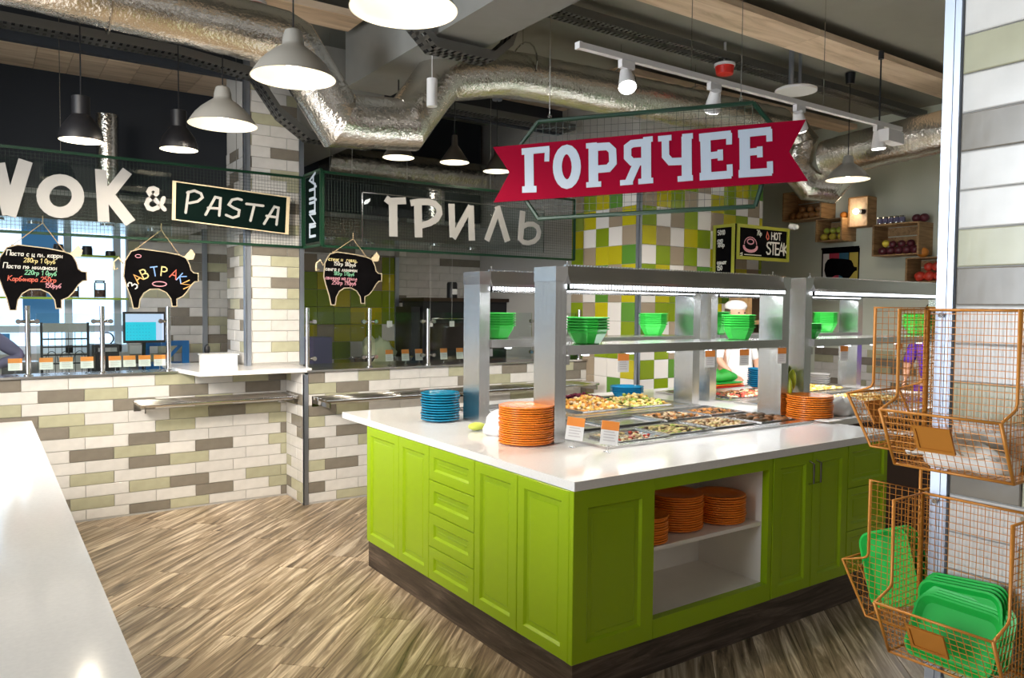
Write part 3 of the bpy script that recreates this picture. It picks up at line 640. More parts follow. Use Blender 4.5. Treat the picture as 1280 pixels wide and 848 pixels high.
for px_, c_, l in ((455, 'bowl', 'left'), (505, 'traypl', 'right')):
    x = at('y', 6.9, px_, 400).x; tag(MB().lathe([(0, 1.0215), (.08, 1.0215), (.13, 1.10), (.12, 1.10), (.07, 1.03), (0, 1.03)], 20, x, 6.95).build('mixing_bowl', M['chrome'], smooth=True), f'steel mixing bowl on the prep counter, {l} one', 'bowl')

# ---------------------------------------------------------------- mesh screens with signs
def mesh_screen(name, label, P, u, L, z0, z1, cell=.025, fr=.020, cables=(), vis=.0012, mid=None, nrm=(0, -1, 0)):
    """wire mesh in a green frame: P = left end (x, y), u = direction"""
    u = Vector(u); t = thing(name, label, 'mesh screen', (P[0], P[1], z0)); A = Vector((P[0], P[1], 0)); Z = Vector((0, 0, 1))
    f = MB()
    f.tube([A+Z*z0, A+u*L+Z*z0], fr*.7, 4).tube([A+Z*z1, A+u*L+Z*z1], fr*.7, 4).tube([A+Z*z0, A+Z*z1], fr*.7, 4).tube([A+u*L+Z*z0, A+u*L+Z*z1], fr*.7, 4)
    for m_ in mid or (): f.tube([A+u*m_+Z*z0, A+u*m_+Z*z1], fr*.5, 4)
    f.build('frame', M['green'], t)
    b = MB()
    for i in range(1, int(L/cell)): b.tube([A+u*(i*cell)+Z*z0, A+u*(i*cell)+Z*z1], vis, 3, caps=False)
    for i in range(1, int((z1-z0)/cell)): b.tube([A+Z*(z0+i*cell), A+u*L+Z*(z0+i*cell)], vis, 3, caps=False)
    b.build('wire_mesh', M['dkmesh'], t)
    for c in cables: MB().tube([A+u*c+Z*(z1+.01), A+u*c+Z*3.78], .0022, 6).build('cable', M['steelh'], t)
    return t
mesh_screen('mesh_screen', 'green-framed wire mesh screen above the pasta kitchen counter', (-1.2, 6.36), (1, 0, 0), 3.44, 2.094, 2.677, cables=(1.25, 1.68, 2.9), mid=(1.0,))
mesh_screen('mesh_screen', 'green-framed wire mesh screen above the grill counter', (2.262, 5.95), (1, 0, 0), 2.60, 2.08, 2.672, cables=(.06, .25, .75, 1.6, 2.5), mid=())
mesh_screen('mesh_screen', 'narrow green mesh screen turned sideways beside the tiled pillar', (2.252, 6.345), (0, -1, 0), .385, 2.09, 2.69, cables=())

def letter(parent, strokes, w, y, m, th=.008, nrm=(0, -1, 0), rnd=False, ax='y', nm='letter'):
    mb = MB()
    for i, st in enumerate(strokes):
        cl = st[0] == 'c'; pts = st[1:] if cl else st
        ww = w
        if not cl and isinstance(st[0], (int, float)): ww = st[0]; pts = st[1:]
        P = [at(ax, y, *q) for q in pts]
        ribbon(mb, P, ww, nrm, th+.0004*i, closed=cl, rnd=rnd)
    return mb.build(nm, m, parent)
pxm = 6.3/957
# WOK &
YL = 6.30
t = thing('letter_sign', 'off-white letters WOK and an ampersand on a clear panel', 'sign', (.2, YL, 2.1))
o = MB().box(-1.0, 1.20, YL+.002, YL+.008, 2.12, 2.60).build('clear_panel', M['glass'], t)
letter(t, [[.085, (-52, 203), (-26, 266)], [.085, (-26, 268), (-3, 204)], [.085, (-3, 204), (12, 269)], [.085, (11, 270), (32, 201)]], .085, YL, M['swhite'])
letter(t, [['c']+[(75.5+22*math.cos(R(a)), 245.5+20.5*math.sin(R(a))) for a in range(0, 360, 15)]], .078, YL, M['swhite'])
letter(t, [[.075, (126, 212), (129.5, 277.5)], [.072, (159, 214), (131, 249)], [.080, (133, 241), (163, 279)]], .08, YL, M['swhite'])
letter(t, [[.032, (205.5, 262), (188, 244), (185.5, 240), (187.5, 236.5), (192, 235.5), (196, 237.5), (196, 242), (191, 246.5), (185, 250.5), (183, 255.5), (185.5, 260.5), (191, 262), (197, 259.5), (202, 254), (204.5, 248)]], .036, YL, M['swhite'], rnd=True)
for px_, lab in ((0, 0),): pass
# PASTA board
t = thing('chalk_sign', 'dark green board reading PASTA in a cream wooden frame, tilted', 'sign', at('y', 6.28, 288, 260))
C4 = [(215.5, 226), (362, 246.5), (360, 293.5), (214.5, 275)]; YB = 6.27
P = [at('y', YB, *q) for q in C4]
MB().prism(P, (0, .012, 0)).build('board', M['boardg'], t)
fr_ = MB()
cen = sum(P, Vector())/4
for i in range(4):
    a, b_ = P[i], P[(i+1) % 4]; ia = a+(cen-a).normalized()*.026; ib = b_+(cen-b_).normalized()*.026
    fr_.prism([a-Vector((0, .012, 0)), b_-Vector((0, .012, 0)), ib-Vector((0, .012, 0)), ia-Vector((0, .012, 0))], (0, .0118, 0))
fr_.build('wooden_frame', M['cream'], t)
YT = YB-.002
letter(t, [[(235.5, 240), (232, 266)], [(234, 241), (243, 238.5), (251, 242), (253, 247), (247, 252), (236.5, 254)]], .019, YT, M['swhite'], .004, rnd=True)
letter(t, [[(257, 268.5), (269, 246.5), (275.5, 248), (274, 269.5)], [(260, 260), (275, 261)]], .019, YT, M['swhite'], .004, rnd=True)
letter(t, [[(302, 250), (297, 248.5), (290, 250), (286, 256), (292, 260), (299, 263), (298, 270), (291, 272.5), (282.5, 269)]], .019, YT, M['swhite'], .004, rnd=True)
letter(t, [[(308, 255), (329, 257.5)], [(318, 256), (313, 276)]], .019, YT, M['swhite'], .004, rnd=True)
letter(t, [[(330, 280), (343, 258.5), (348, 260), (345.5, 281)], [(333, 270), (346.5, 272)]], .019, YT, M['swhite'], .004, rnd=True)
# sideways sign on the narrow screen
t = thing('letter_sign', 'narrow dark panel with upright lettering beside the tiled pillar', 'sign', (2.24, 6.2, 2.1))
MB().box(2.2455, 2.2495, 5.99, 6.30, 2.12, 2.66).build('dark_panel', M['boardg'], t)
zz = 2.17
for ch in 'ПИЦЦА':
    mb = MB(); write(mb, ch, (2.245, 6.065, zz), (0, 0, 1), (0, 1, 0), .13, .022, (-1, 0, 0), .004); mb.build('letter', M['sblue'], t)
    zz += (F[ch][0]+.17)*.13
# grill sign
YG = 5.90
t = thing('letter_sign', 'white brush letters reading ГРИЛЬ on a clear panel', 'sign', (3.6, YG, 2.1))
p0, p1 = at('y', YG, 453.5, 241), at('y', YG, 680, 312)
MB().box(p0.x, p1.x, YG+.002, YG+.010, 2.13, 2.53).build('clear_panel', M['glass'], t)
MB().box(p0.x-.008, p0.x, YG+.001, YG+.011, 2.13, 2.53).box(p0.x, p1.x, YG+.001, YG+.011, 2.531, 2.538).build('steel_edge', M['chrome'], t)
W = M['swhite']
letter(t, [[.058, (482, 248), (487, 252), (507, 251)], [.075, (491, 251), (491.5, 296)]], .07, YG, W)
letter(t, [[.072, (522, 253), (523, 297)], [.055, (513, 254), (524, 252.5), (535, 252.6), (543, 255), (548, 260), (549, 267), (545, 274), (537, 279), (526, 282)]], .07, YG, W)
letter(t, [[.060, (564, 255), (565.5, 297)], [.056, (566, 298), (588, 258)], [.062, (588, 257), (589.5, 301)]], .06, YG, W)
letter(t, [[.056, (608, 301), (623, 260)], [.062, (621, 258), (634, 302)]], .06, YG, W)
letter(t, [[.060, (653, 264), (650, 301)], [.046, (652, 284), (659, 280.5), (666, 280.5), (671.5, 284), (673.5, 290), (672, 297), (667, 302), (660, 304), (654, 303), (650, 299)]], .06, YG, W)

# ---------------------------------------------------------------- pig-shaped chalk boards
PIG = [(0, 0.0), (.02, .22), (.10, .36), (.22, .40), (.55, .37), (.74, .335), (.83, .30), (.88, .20), (.90, .115), (.94, .08), (1.0, .075), (1.0, -.045), (.95, -.05), (.90, -.10), (.84, -.20), (.78, -.27), (.70, -.31), (.70, -.42), (.635, -.42), (.62, -.31), (.56, -.22), (.46, -.17), (.34, -.175), (.26, -.23), (.21, -.32), (.19, -.45), (.12, -.45), (.09, -.30), (.04, -.15)]
def pig_board(x, y, z, w, label, seed, ear=True, top=None, tail=True, hscale=1):
    t = thing('pig_board', label, 'chalkboard', (x+w/2, y, z), group='pig-shaped chalkboards')
    P = [Vector((x+w*a, y, z+w*b*hscale)) for a, b in PIG]
    MB().prism(P, (0, .010, 0)).build('board', M['board'], t)
    c = Vector((x+w*.48, y, z)); e_ = MB(); ribbon(e_, [p+Vector((0, .003, 0)) for p in P], .007, (0, -1, 0), .006, closed=True); e_.build('pale_edge', M['pigedge'], t)
    if ear: MB().prism([(x+w*.80, y-.006, z+w*.31), (x+w*.90, y-.012, z+w*.43), (x+w*.955, y-.012, z+w*.36), (x+w*.93, y-.006, z+w*.28), (x+w*.85, y-.006, z+w*.27)], (0, .006, 0)).build('ear', M['cream'], t)
    if tail: MB().tube([(x-w*.0, y+.004, z+w*.18), (x-w*.06, y+.004, z+w*.26), (x-w*.12, y+.004, z+w*.20), (x-w*.12, y+.004, z+w*.09), (x-w*.07, y+.004, z+w*.11)], .006, 6).build('tail', M['cream'], t, smooth='all')
    tp = Vector((x+w*.50, y+.005, top)); a = Vector((x+w*.16, y+.005, z+w*.39)); b_ = Vector((x+w*.74, y+.005, z+w*.34))
    s = MB(); s.tube([a, tp], .0028, 5).tube([b_, tp], .0028, 5).tube([tp, tp+Vector((0, 0, .05))], .003, 5).ball(a, .008, 6, 5).ball(b_, .008, 6, 5); s.build('hanging_string', M['rope'], t)
    return t
def chalk(t, lines):
    for txt, c, o, h in lines:
        mb = MB(); write(mb, txt, o, (1, 0, -.02), (0, 0, 1), h, h*.12, (0, -1, 0), .0008, slant=.15); mb.build('chalk_line', CH[c], t)
t = pig_board(.095, 6.33, 1.79, .535, 'left pig-shaped chalkboard with handwritten pasta prices', 1, top=2.165, tail=False)
chalk(t, [('Паста с цыпл. карри', 'w', (.145, 6.3285, 1.93), .036), ('280гр 160руб', 'y', (.245, 6.3285, 1.885), .032), ('Паста по милански', 'w', (.125, 6.3285, 1.842), .036), ('220гр 140руб', 'g', (.25, 6.3285, 1.80), .032), ('Карбонара 250гр', 'r', (.15, 6.3285, 1.755), .036), ('150руб', 'p', (.37, 6.3285, 1.712), .032)])
t = pig_board(.870, 6.33, 1.805, .525, 'middle pig-shaped chalkboard with colourful arched lettering', 2, top=2.165)
# arched word
cxp, cyp = 1.122, 1.738
for i, (ch, c) in enumerate(zip('ЗАВТРАКИ', 'woybyrbo')):
    a = R(172-i*22.8); ox = cxp+.160*math.cos(a); oz = cyp-.02+.100*math.sin(a)
    up = Vector((math.cos(a)*.75, 0, math.sin(a)+.15)).normalized(); ux = Vector((up.z, 0, -up.x)); mb = MB()
    write(mb, ch, Vector((ox, 6.3285, oz))-ux*.022, ux, up, .068, .008, (0, -1, 0), .001); mb.build('chalk_letter', CH[c], t)
mb = MB(); ribbon(mb, [Vector((1.115+.05*math.cos(R(q)), 6.3285, 1.755+.018*math.sin(R(q)))) for q in range(0, 360, 30)], .006, (0, -1, 0), .001, closed=True); ribbon(mb, [Vector((1.07+.02*math.cos(R(q))-.10, 6.3285, 1.96+.012*math.sin(R(q)))) for q in range(0, 360, 30)], .004, (0, -1, 0), .001, closed=True); mb.build('chalk_drawing', CH['p'], t)
t = pig_board(2.262, 5.93, 1.835, .505, 'right pig-shaped chalkboard with handwritten steak prices, in front of coloured tiles', 3, top=2.15, tail=True)
chalk(t, [('Стейк из говяд.'.replace('С', 'с').replace('й', 'и'), 'y', (2.30, 5.9285, 1.965), .036), ('150гр 180руб', 'w', (2.345, 5.9285, 1.928), .032), ('сёмга с лимоном'.replace('ё', 'е'), 'w', (2.275, 5.9285, 1.885), .036), ('180гр 170руб', 'g', (2.345, 5.9285, 1.85), .03), ('свинина на гриле', 'p', (2.275, 5.9285, 1.815), .034), ('250гр 190руб', 'p', (2.33, 5.9285, 1.775), .034)])

# ---------------------------------------------------------------- crimson hanging sign over the island
B0 = Vector((3.55, 3.55, 0))
ua = R(YAW+72.5-180); U = Vector((math.cos(ua), math.sin(ua), 0)); NN = Vector((U.y, -U.x, 0))
if NN.dot(FW) > 0: NN = -NN
P0 = ray(812, 195); dd_ = P0/FPX*4.75; SC = CAMP+dd_
def onsign(px_, py_, off=0):
    d_ = ray(px_, py_); c = SC+NN*off; k = (c-CAMP).dot(NN)/d_.dot(NN); return CAMP+d_*k
t = thing('hanging_sign', 'large crimson ribbon sign with pale letters hanging over the island', 'sign', SC)
BN = [(616, 184), (1007.5, 149.5), (986.5, 189.5), (1010, 226), (617, 253), (637, 216)]
MB().prism([onsign(*q) for q in BN], NN*-.018).build('banner', M['crim'], t)
def sletter(polys):
    mb = MB()
    for i, pl_ in enumerate(polys):
        if pl_[0] == 's':   # stroke
            ribbon(mb, [onsign(*q, .0008) for q in pl_[2:]], pl_[1]*4.75/957, NN, .004+.0003*i, rnd=False)
        elif pl_[0] == 'c':
            ribbon(mb, [onsign(*q, .0008) for q in pl_[2:]], pl_[1]*4.75/957, NN, .004+.0003*i, closed=True, rnd=False)
    return mb.build('letter', M['sblue'], t)
def Z(x, y): return (610+x/3.122, 120+y/3.122)
def ST(w_, *pts): return ['s', w_/3.122]+[Z(*p) for p in pts]
sletter([ST(38, (160, 210), (162, 372)), ST(26, (132, 218), (240, 208)), ST(26, (134, 366), (190, 364)), ST(20, (232, 205), (230, 256))])
sletter([['c', 37/3.122]+[Z(308+37*math.cos(R(a))*(1 if abs(math.sin(R(a))) < .98 else 1), 277+68*math.sin(R(a))) for a in range(0, 360, 18)]])
sletter([ST(38, (411, 190), (412, 352)), ST(21, (383, 196), (425, 192)), ST(21, (384, 348), (442, 344)), ST(30, (420, 200), (468, 197), (486, 214), (488, 262), (470, 283), (420, 287))])
sletter([ST(38, (617, 172), (618, 335)), ST(21, (606, 172), (643, 168)), ST(21, (587, 335), (645, 330)), ST(29, (610, 182), (562, 187), (545, 200), (545, 240), (562, 258), (612, 256)), ST(30, (582, 262), (550, 335)), ST(21, (516, 340), (566, 336))])
sletter([ST(38, (775, 158), (776, 322)), ST(21, (758, 160), (800, 156)), ST(21, (740, 325), (800, 320)), ST(21, (664, 168), (716, 163)), ST(28, (692, 170), (693, 235), (712, 257), (765, 255))])
sletter([ST(38, (848, 152), (852, 318)), ST(29, (824, 163), (948, 150)), ST(29, (826, 316), (950, 307)), ST(26, (850, 236), (912, 228)), ST(21, (941, 146), (941, 190)), ST(20, (906, 210), (907, 252)), ST(21, (943, 268), (944, 314))])
sletter([ST(38, (1001, 138), (1003, 306)), ST(29, (976, 149), (1104, 136)), ST(29, (978, 305), (1108, 296)), ST(26, (1002, 222), (1066, 215)), ST(21, (1097, 130), (1098, 178)), ST(20, (1060, 198), (1061, 240)), ST(21, (1100, 256), (1101, 303))])
OFF = -.05
HEX = [Z(112, 205), Z(205, 95), Z(1040, 28), Z(1175, 165), Z(1045, 440), Z(205, 480), Z(75, 330)]
HEX = [(636, 200), (673, 152), (942, 128.5), (972, 165), (944, 258), (673, 273.5), (640, 225)]
H = [onsign(*q, OFF) for q in HEX]
f = MB()
for i in range(len(H)): f.tube([H[i], H[(i+1) % len(H)]], .014, 6)
f.build('hexagon_frame', M['green'], t)
wr_ = MB()
zlo, zhi = min(p.z for p in H), max(p.z for p in H)
def clip(a_, dirv):
    """line through point a_ (in the sign plane) clipped to the hexagon"""
    ts = []
    for i in range(len(H)):
        p, q = H[i], H[(i+1) % len(H)]; e_ = q-p
        A2 = (dirv.dot(U), dirv.z); E2 = (e_.dot(U), e_.z); D2 = ((p-a_).dot(U), p.z-a_.z)
        den = A2[0]*E2[1]-A2[1]*E2[0]
        if abs(den) < 1e-9: continue
        s_ = (D2[0]*E2[1]-D2[1]*E2[0])/den; w2 = (D2[0]*A2[1]-D2[1]*A2[0])/den
        if 0 <= w2 <= 1: ts.append(s_)
    return (a_+dirv*min(ts), a_+dirv*max(ts)) if len(ts) >= 2 else None
cc = onsign(808, 198, OFF)
for k in range(-40, 41):
    r1 = clip(cc+U*(k*.045), Vector((0, 0, 1)))
    if r1: wr_.tube(r1, .0014, 3, caps=False)
for k in range(-9, 10):
    r1 = clip(cc+Vector((0, 0, k*.045)), U)
    if r1: wr_.tube(r1, .0014, 3, caps=False)
wr_.build('wire_mesh', M['dkmesh'], t)
for q in ((687, 151), (926, 130)):
    p = onsign(*q, OFF); MB().tube([p, (p.x, p.y, 3.79)], .0025, 6).build('cable', M['steelh'], t)
    MB().tube([(p.x+.014*math.cos(a), p.y, p.z+.028+.014*math.sin(a)) for a in [i*math.pi/4 for i in range(9)]], .003, 5).build('eyelet', M['chrome'], t)

# ---------------------------------------------------------------- menu boards on the coloured block
bx0, bx1, byn, byf, bz0, bz1 = 6.06, 6.90, 4.94, 5.205, 2.095, 2.44
t = thing('menu_board', 'chalk menu board reading HOT STEAK in an olive yellow frame', 'sign', (6.5, byn, bz0))
MB().box(bx0+.02, bx1, byn, byn+.02, bz0, bz1).build('board', M['board'], t)
def framebox(mb, a0, a1, z0, z1, w_, fx):
    for q in ((a0, a1, z0, z0+w_), (a0, a1, z1-w_, z1), (a0, a0+w_, z0+w_, z1-w_), (a1-w_, a1, z0+w_, z1-w_)): fx(mb, *q)
fb = MB(); framebox(fb, bx0+.02, bx1, bz0, bz1, .032, lambda m_, a, b_, c, d_: m_.box(a, b_, byn-.014, byn-.0005, c, d_)); fb.build('frame', M['cframe'], t)
yb2 = byn-.001
mb = MB(); write(mb, 'HOT', (6.62, yb2, 2.315), (1, 0, 0), (0, 0, 1), .070, .012, (0, -1, 0), .001); mb.build('lettering', CH['w'], t)
mb = MB(); write(mb, 'STEAK', (6.545, yb2, 2.165), (1, 0, 0), (0, 0, 1), .118, .017, (0, -1, 0), .001, gap=-.02); mb.build('lettering', CH['w'], t)
mb = MB(); write(mb, '70р', (6.385, yb2, 2.345), (1, 0, 0), (0, 0, 1), .05, .007, (0, -1, 0), .001); mb.build('lettering', CH['w'], t)
mb = MB(); ribbon(mb, [Vector((6.555, yb2, 2.31)), Vector((6.535, yb2, 2.335)), Vector((6.55, yb2, 2.385)), Vector((6.575, yb2, 2.345)), Vector((6.575, yb2, 2.32))], .012, (0, -1, 0), .001, closed=True); mb.build('flame_drawing', CH['r'], t)
mb = MB(); nn_ = (0, -1, 0)
ribbon(mb, [Vector((6.27+.02+.10*math.cos(R(a))*1.0, yb2, 2.225+.045*math.sin(R(a)))) for a in range(180, 361, 20)], .030, nn_, .001)
ribbon(mb, [Vector((6.29+.095*math.cos(R(a)), yb2, 2.25+.07*math.sin(R(a)))) for a in range(0, 181, 20)], .008, nn_, .0013); ribbon(mb, [Vector((6.29+.05*math.cos(R(a)), yb2, 2.275+.025*math.sin(R(a)))) for a in range(0, 361, 30)][:-1], .012, nn_, .0016, closed=True)
mb.build('burger_drawing', CH['p'], t)
mb = MB(); ribbon(mb, [Vector((6.14, yb2, 2.150)), Vector((6.165, yb2, 2.158)), Vector((6.165, yb2, 2.132)), Vector((6.14, yb2, 2.130))], .012, nn_, .001); ribbon(mb, [Vector((6.20, yb2, 2.145)), Vector((6.46, yb2, 2.145))], .008, nn_, .001); mb.build('small_print', CH['w'], t)
t = thing('menu_board', 'narrow chalk menu board on the side left of the steak board', 'sign', (bx0, 5.07, 1.7))
nz0 = 1.74
MB().box(bx0-.002, bx0+.018, byn+.002, byf, nz0, bz1).build('board', M['board'], t)
fb = MB(); framebox(fb, byn+.002, byf, nz0, bz1, .030, lambda m_, a, b_, c, d_: m_.box(bx0-.016, bx0-.0025, a, b_, c, d_)); fb.build('frame', M['cframe'], t)
mb = MB(); rr_ = random.Random(3)
for k, z in enumerate((2.34, 2.27, 2.22, 2.05, 1.99)): write(mb, ['5010', 'супы', '180р', 'салат', '150'][k], (bx0-.003, byf-.05, z), (0, -1, 0), (0, 0, 1), .045, .008, (-1, 0, 0), .001)
mb.build('lettering', CH['w'], t)
o = MB().tube([(6.95, 4.96, 2.47), (6.95, 4.90, 2.46)], .03, 12).ball((6.95, 4.885, 2.46), .026, 10, 8).build('security_camera', M['white'], smooth=True); tag(o, 'small white security camera at the corner of the steak board', 'camera')
# shelf unit under the boards
t = thing('wooden_shelf_unit', 'brown wooden shelf unit below the steak menu board', 'shelf unit', (6.6, 5.1, 0))
MB().box(6.30, 6.36, 4.96, 5.2, 0, 1.95).box(6.86, 6.90, 4.96, 5.2, 0, 1.95).build('side_panel', M['crate'], t)
for z in (.5, .95, 1.45, 1.90): MB().box(6.361, 6.859, 4.96, 5.2, z, z+.04).build('shelf', M['crate'], t)
MB().box(6.361, 6.859, 5.18, 5.2, .0, 1.9).build('back_panel', mat('dark_wood_back', (.05, .03, .015), .6), t)

# ---------------------------------------------------------------- crates and fruit on the right wall
XW = 8.398
def crate(y0, y1, z0, z1, label, depth=.29):
    t = thing('wooden_crate', label, 'crate', (XW-depth/2, (y0+y1)/2, z0), group='wooden crates on the sage grey wall'); xf = XW-depth; s = .012
    for yy_ in (y0, y1-s-.008): MB().box(xf, XW, yy_, yy_+s+.008, z0, z1).build('end_board', M['crate'], t)
    for zz_ in (z0, z1-s):
        for k in range(3): MB().box(xf+k*depth/3+.004, xf+(k+1)*depth/3-.006, y0+.021, y1-.021, zz_, zz_+s).build('slat', M['crate'], t)
    n = 3
    for k in range(n): MB().box(XW-.010, XW, y0+.021, y1-.021, z0+.016+(z1-z0-.03)*k/n+.006, z0+.016+(z1-z0-.03)*(k+1)/n-.006).build('slat', M['crate'], t)
    return t, xf
FR = {'ora': mat('orange_fruit', (.62, .22, .03), .4, noise=.15, nscale=30), 'lem': mat('yellow_fruit', (.66, .52, .06), .4, noise=.15, nscale=30), 'red': mat('red_fruit', (.55, .05, .03), .3, noise=.3, nscale=20), 'pur': mat('dark_plum_fruit', (.10, .02, .03), .3, noise=.4, nscale=20), 'oni': mat('onion_brown', (.36, .16, .05), .4, noise=.3, nscale=20), 'lim': mat('green_fruit', (.40, .45, .06), .4, noise=.2, nscale=20)}
ocount = {}
def fruit(y, z, r, k, label, cat='fruit', x=None, group=None):
    o = MB().ball((0, 0, 0), r, 12, 8, 1, 1, .93).build('fruit', FR[k], smooth='all'); o.location = (x if x else XW-.22, y, z+r*.93+.001); tag(o, label, cat, group)
def row(y0, y1, z, r, k, lbl, gr, n, x=None):
    for i in range(n): fruit(y0+(y1-y0)*i/max(1, n-1), z, r, k, lbl % (['leftmost', 'second from left', 'third from left', 'fourth from left', 'fifth from left', 'sixth from left'][i]), x=x, group=gr)
t, xf = crate(5.37, 5.90, 2.685, 3.03, 'large dark wooden crate with onions, top left on the grey wall')
row(5.80, 5.45, 2.698, .045, 'oni', 'brown onion in the top left crate, front row, %s', 'onions in the top left crate', 5, x=XW-.21)
row(5.70, 5.48, 2.775, .042, 'oni', 'brown onion in the top left crate, upper row, %s', 'onions in the top left crate', 3, x=XW-.17)
row(5.55, 5.44, 3.031, .04, 'ora', 'orange on top of the top left crate, %s', 'oranges on top of the top left crate', 2, x=XW-.12)
t, xf = crate(5.10, 5.44, 2.405, 2.665, 'small crate with lemons and pears, below the large left crate')
row(5.38, 5.16, 2.418, .045, 'lem', 'yellow lemon in the small crate, bottom row, %s', 'lemons in the small crate', 3, x=XW-.20)
row(5.36, 5.20, 2.50, .038, 'lim', 'green pear in the small crate, upper row, %s', 'pears in the small crate', 3, x=XW-.18)
fruit(5.185, 2.666, .045, 'ora', 'single orange on the small crate beside the crate lamp', x=XW-.12)
t, xf = crate(4.22, 4.735, 2.20, 2.545, 'large crate with plums and apples, right on the grey wall')
row(4.66, 4.30, 2.213, .048, 'pur', 'dark plum-coloured fruit in the right crate, bottom row, %s', 'dark fruit in the right crate', 5, x=XW-.20)
row(4.56, 4.36, 2.29, .042, 'pur', 'dark plum-coloured fruit in the right crate, upper row, %s', 'dark fruit in the right crate', 3, x=XW-.18)
fruit(4.62, 2.298, .042, 'lem', 'single yellow fruit on the dark fruit in the right crate', x=XW-.21)
row(4.32, 4.24, 2.546, .05, 'pur', 'dark round fruit on top of the right crate, %s', 'dark fruit on top of the right crate', 2, x=XW-.15)
for i in range(5):
    y = 4.70-i*.062; t = thing('tin_can', f'silver can on top of the right crate, {["leftmost", "second", "middle", "fourth", "rightmost"][i]} in the row', 'can', (XW-.2, y, 2.546), 'silver cans on the right crate')
    MB().lathe([(0, 2.5465), (.027, 2.5465), (.029, 2.552), (.029, 2.628), (.027, 2.634), (0, 2.634)], 16, XW-.2, y).build('can_body', M['chrome'], t, smooth=True); MB().lathe([(.0295, 2.565), (.0295, 2.615)], 16, XW-.2, y, close=True).build('label', M['navy'], t, smooth=True)
t, xf = crate(3.90, 4.355, 1.90, 2.165, 'crate with red peppers partly behind the metal column')
row(4.24, 4.04, 1.913, .058, 'red', 'red fruit in the lower right crate, bottom row, %s', 'red fruit in the lower right crate', 3, x=XW-.20)
row(4.16, 4.08, 2.02, .05, 'red', 'red fruit in the lower right crate, upper row, %s', 'red fruit in the lower right crate', 2, x=XW-.18)
fruit(4.235, 2.166, .06, 'ora', 'large orange on the lower right crate', x=XW-.17)
# crate lamp
t = thing('crate_lamp', 'upright crate with lit wooden base and glowing bulb on the grey wall', 'wall lamp', (XW-.15, 4.97, 2.56))
xf = XW-.30
MB().box(xf+.14, xf+.155, 4.87, 5.09, 2.565, 2.885).build('lit_board', M['pine'], t)
for a in ((4.86, 4.869), (5.091, 5.10)): MB().box(xf+.12, XW, a[0], a[1], 2.56, 2.89).build('side_slat', M['crate'], t)
for z in (2.555, 2.887): MB().box(xf+.12, XW, 4.87, 5.09, z, z+.009).build('side_slat', M['crate'], t)
MB().tube([(xf+.139, 4.915, 2.72), (xf+.08, 4.93, 2.72)], .028, 12).build('socket', M['black'], t, smooth=True)
MB().ball((xf+.045, 4.955, 2.72), .033, 12, 8).build('bulb', M['bulb'], t, smooth='all')
l_ = light('POINT', 'crate_bulb_light', (xf+.01, 4.99, 2.72), 1.6, (1, .72, .42), .03, parent=t); l_.matrix_parent_inverse = Matrix.Translation(t.location).inverted()
# pig poster
t = thing('pig_poster', 'poster on the grey wall with a black pig over coloured blocks', 'poster', (XW-.01, 5.28, 1.9))
MB().box(XW-.012, XW, 5.05, 5.53, 1.75, 2.33).build('panel', M['board'], t)
for y0, y1, m in ((5.43, 5.51, M['card']), (5.30, 5.43, mat('poster_red', (.4, .03, .06), .7)), (5.18, 5.30, mat('poster_teal', (.03, .12, .18), .7)), (5.06, 5.17, mat('poster_yellow', (.45, .35, .06), .7))):
    MB().box(XW-.014, XW-.0125, y0, y1, 1.77, 2.28).build('colour_block', m, t)
MB().prism([(XW-.016, 5.49-.42*a, 2.08+.42*b*.85) for a, b in PIG], (.0012, 0, 0)).build('pig_figure', M['board'], t)
MB().tube([(XW-.02, 5.05, 2.34), (XW-.02, 5.53, 2.34)], .012, 6).build('rail', M['board'], t)
# ---------------------------------------------------------------- buffet island
def panel_front(o, u, n, w, h, frame=.055, t=.020, rec=.011, bev=.010):
    """shaker front: lower corner o, along u, outward n"""
    o = Vector(o); u = Vector(u); n = Vector(n); z = Vector((0, 0, 1)); mb = MB()
    def q(a, b, c): return o+u*a+z*b+n*c
    def loop(i, c): return [q(i, i, c), q(w-i, i, c), q(w-i, h-i, c), q(i, h-i, c)]
    L_ = [loop(0, 0), loop(0, t-.002), loop(.002, t), loop(frame, t), loop(frame+bev, t-rec), loop(frame+bev+.02, t-rec), loop(frame+bev+.024, t-rec+.002)]
    vs = [v for l in L_ for v in l]; fs = []
    for i in range(len(L_)-1):
        for k in range(4): a = i*4+k; b = i*4+(k+1) % 4; fs.append((a, b, b+4, a+4))
    fs += [(3, 2, 1, 0), tuple((len(L_)-1)*4+k for k in range(4))]
    return mb.add(vs, fs)
X0i, Y0i = 1.945, 2.362          # faces of the green carcasses
ZB, ZT = .160, .868
pl = tag(MB().box(1.938, 4.235, 2.352, 4.33, 0, ZB-.002).build('island_plinth', M['plinth']), 'dark wood plinth under the lime green island cabinets', 'plinth')
# left side: faces -X
def side_cab(y1, y0, label, fronts):
    t = thing('base_cabinet', label, 'cabinet', ((X0i+.25), (y0+y1)/2, ZB), group='lime green island cabinets')
    MB().box(X0i+.001, X0i+.27, y0+.001, y1-.001, ZB, ZT).build('body', M['lime'], t)
    for nm, a, b, z0, z1 in fronts:
        g_ = .0018; f_ = .035 if nm == 'drawer_front' else .05
        panel_front((X0i, b-g_, z0+g_), (0, -1, 0), (-1, 0, 0), b-a-2*g_, z1-z0-2*g_, frame=f_).build(nm, M['lime'], t)
    return t
side_cab(4.331, 3.54, 'lime green two-door cabinet at the far left end of the island', [('door', 3.898, 4.331, ZB, ZT), ('door', 3.54, 3.898, ZB, ZT)])
dz = (ZT-ZB)/4
side_cab(3.54, 3.087, 'lime green cabinet with a column of four drawers', [('drawer', 3.087, 3.54, ZB+i*dz, ZB+(i+1)*dz) for i in range(4)])
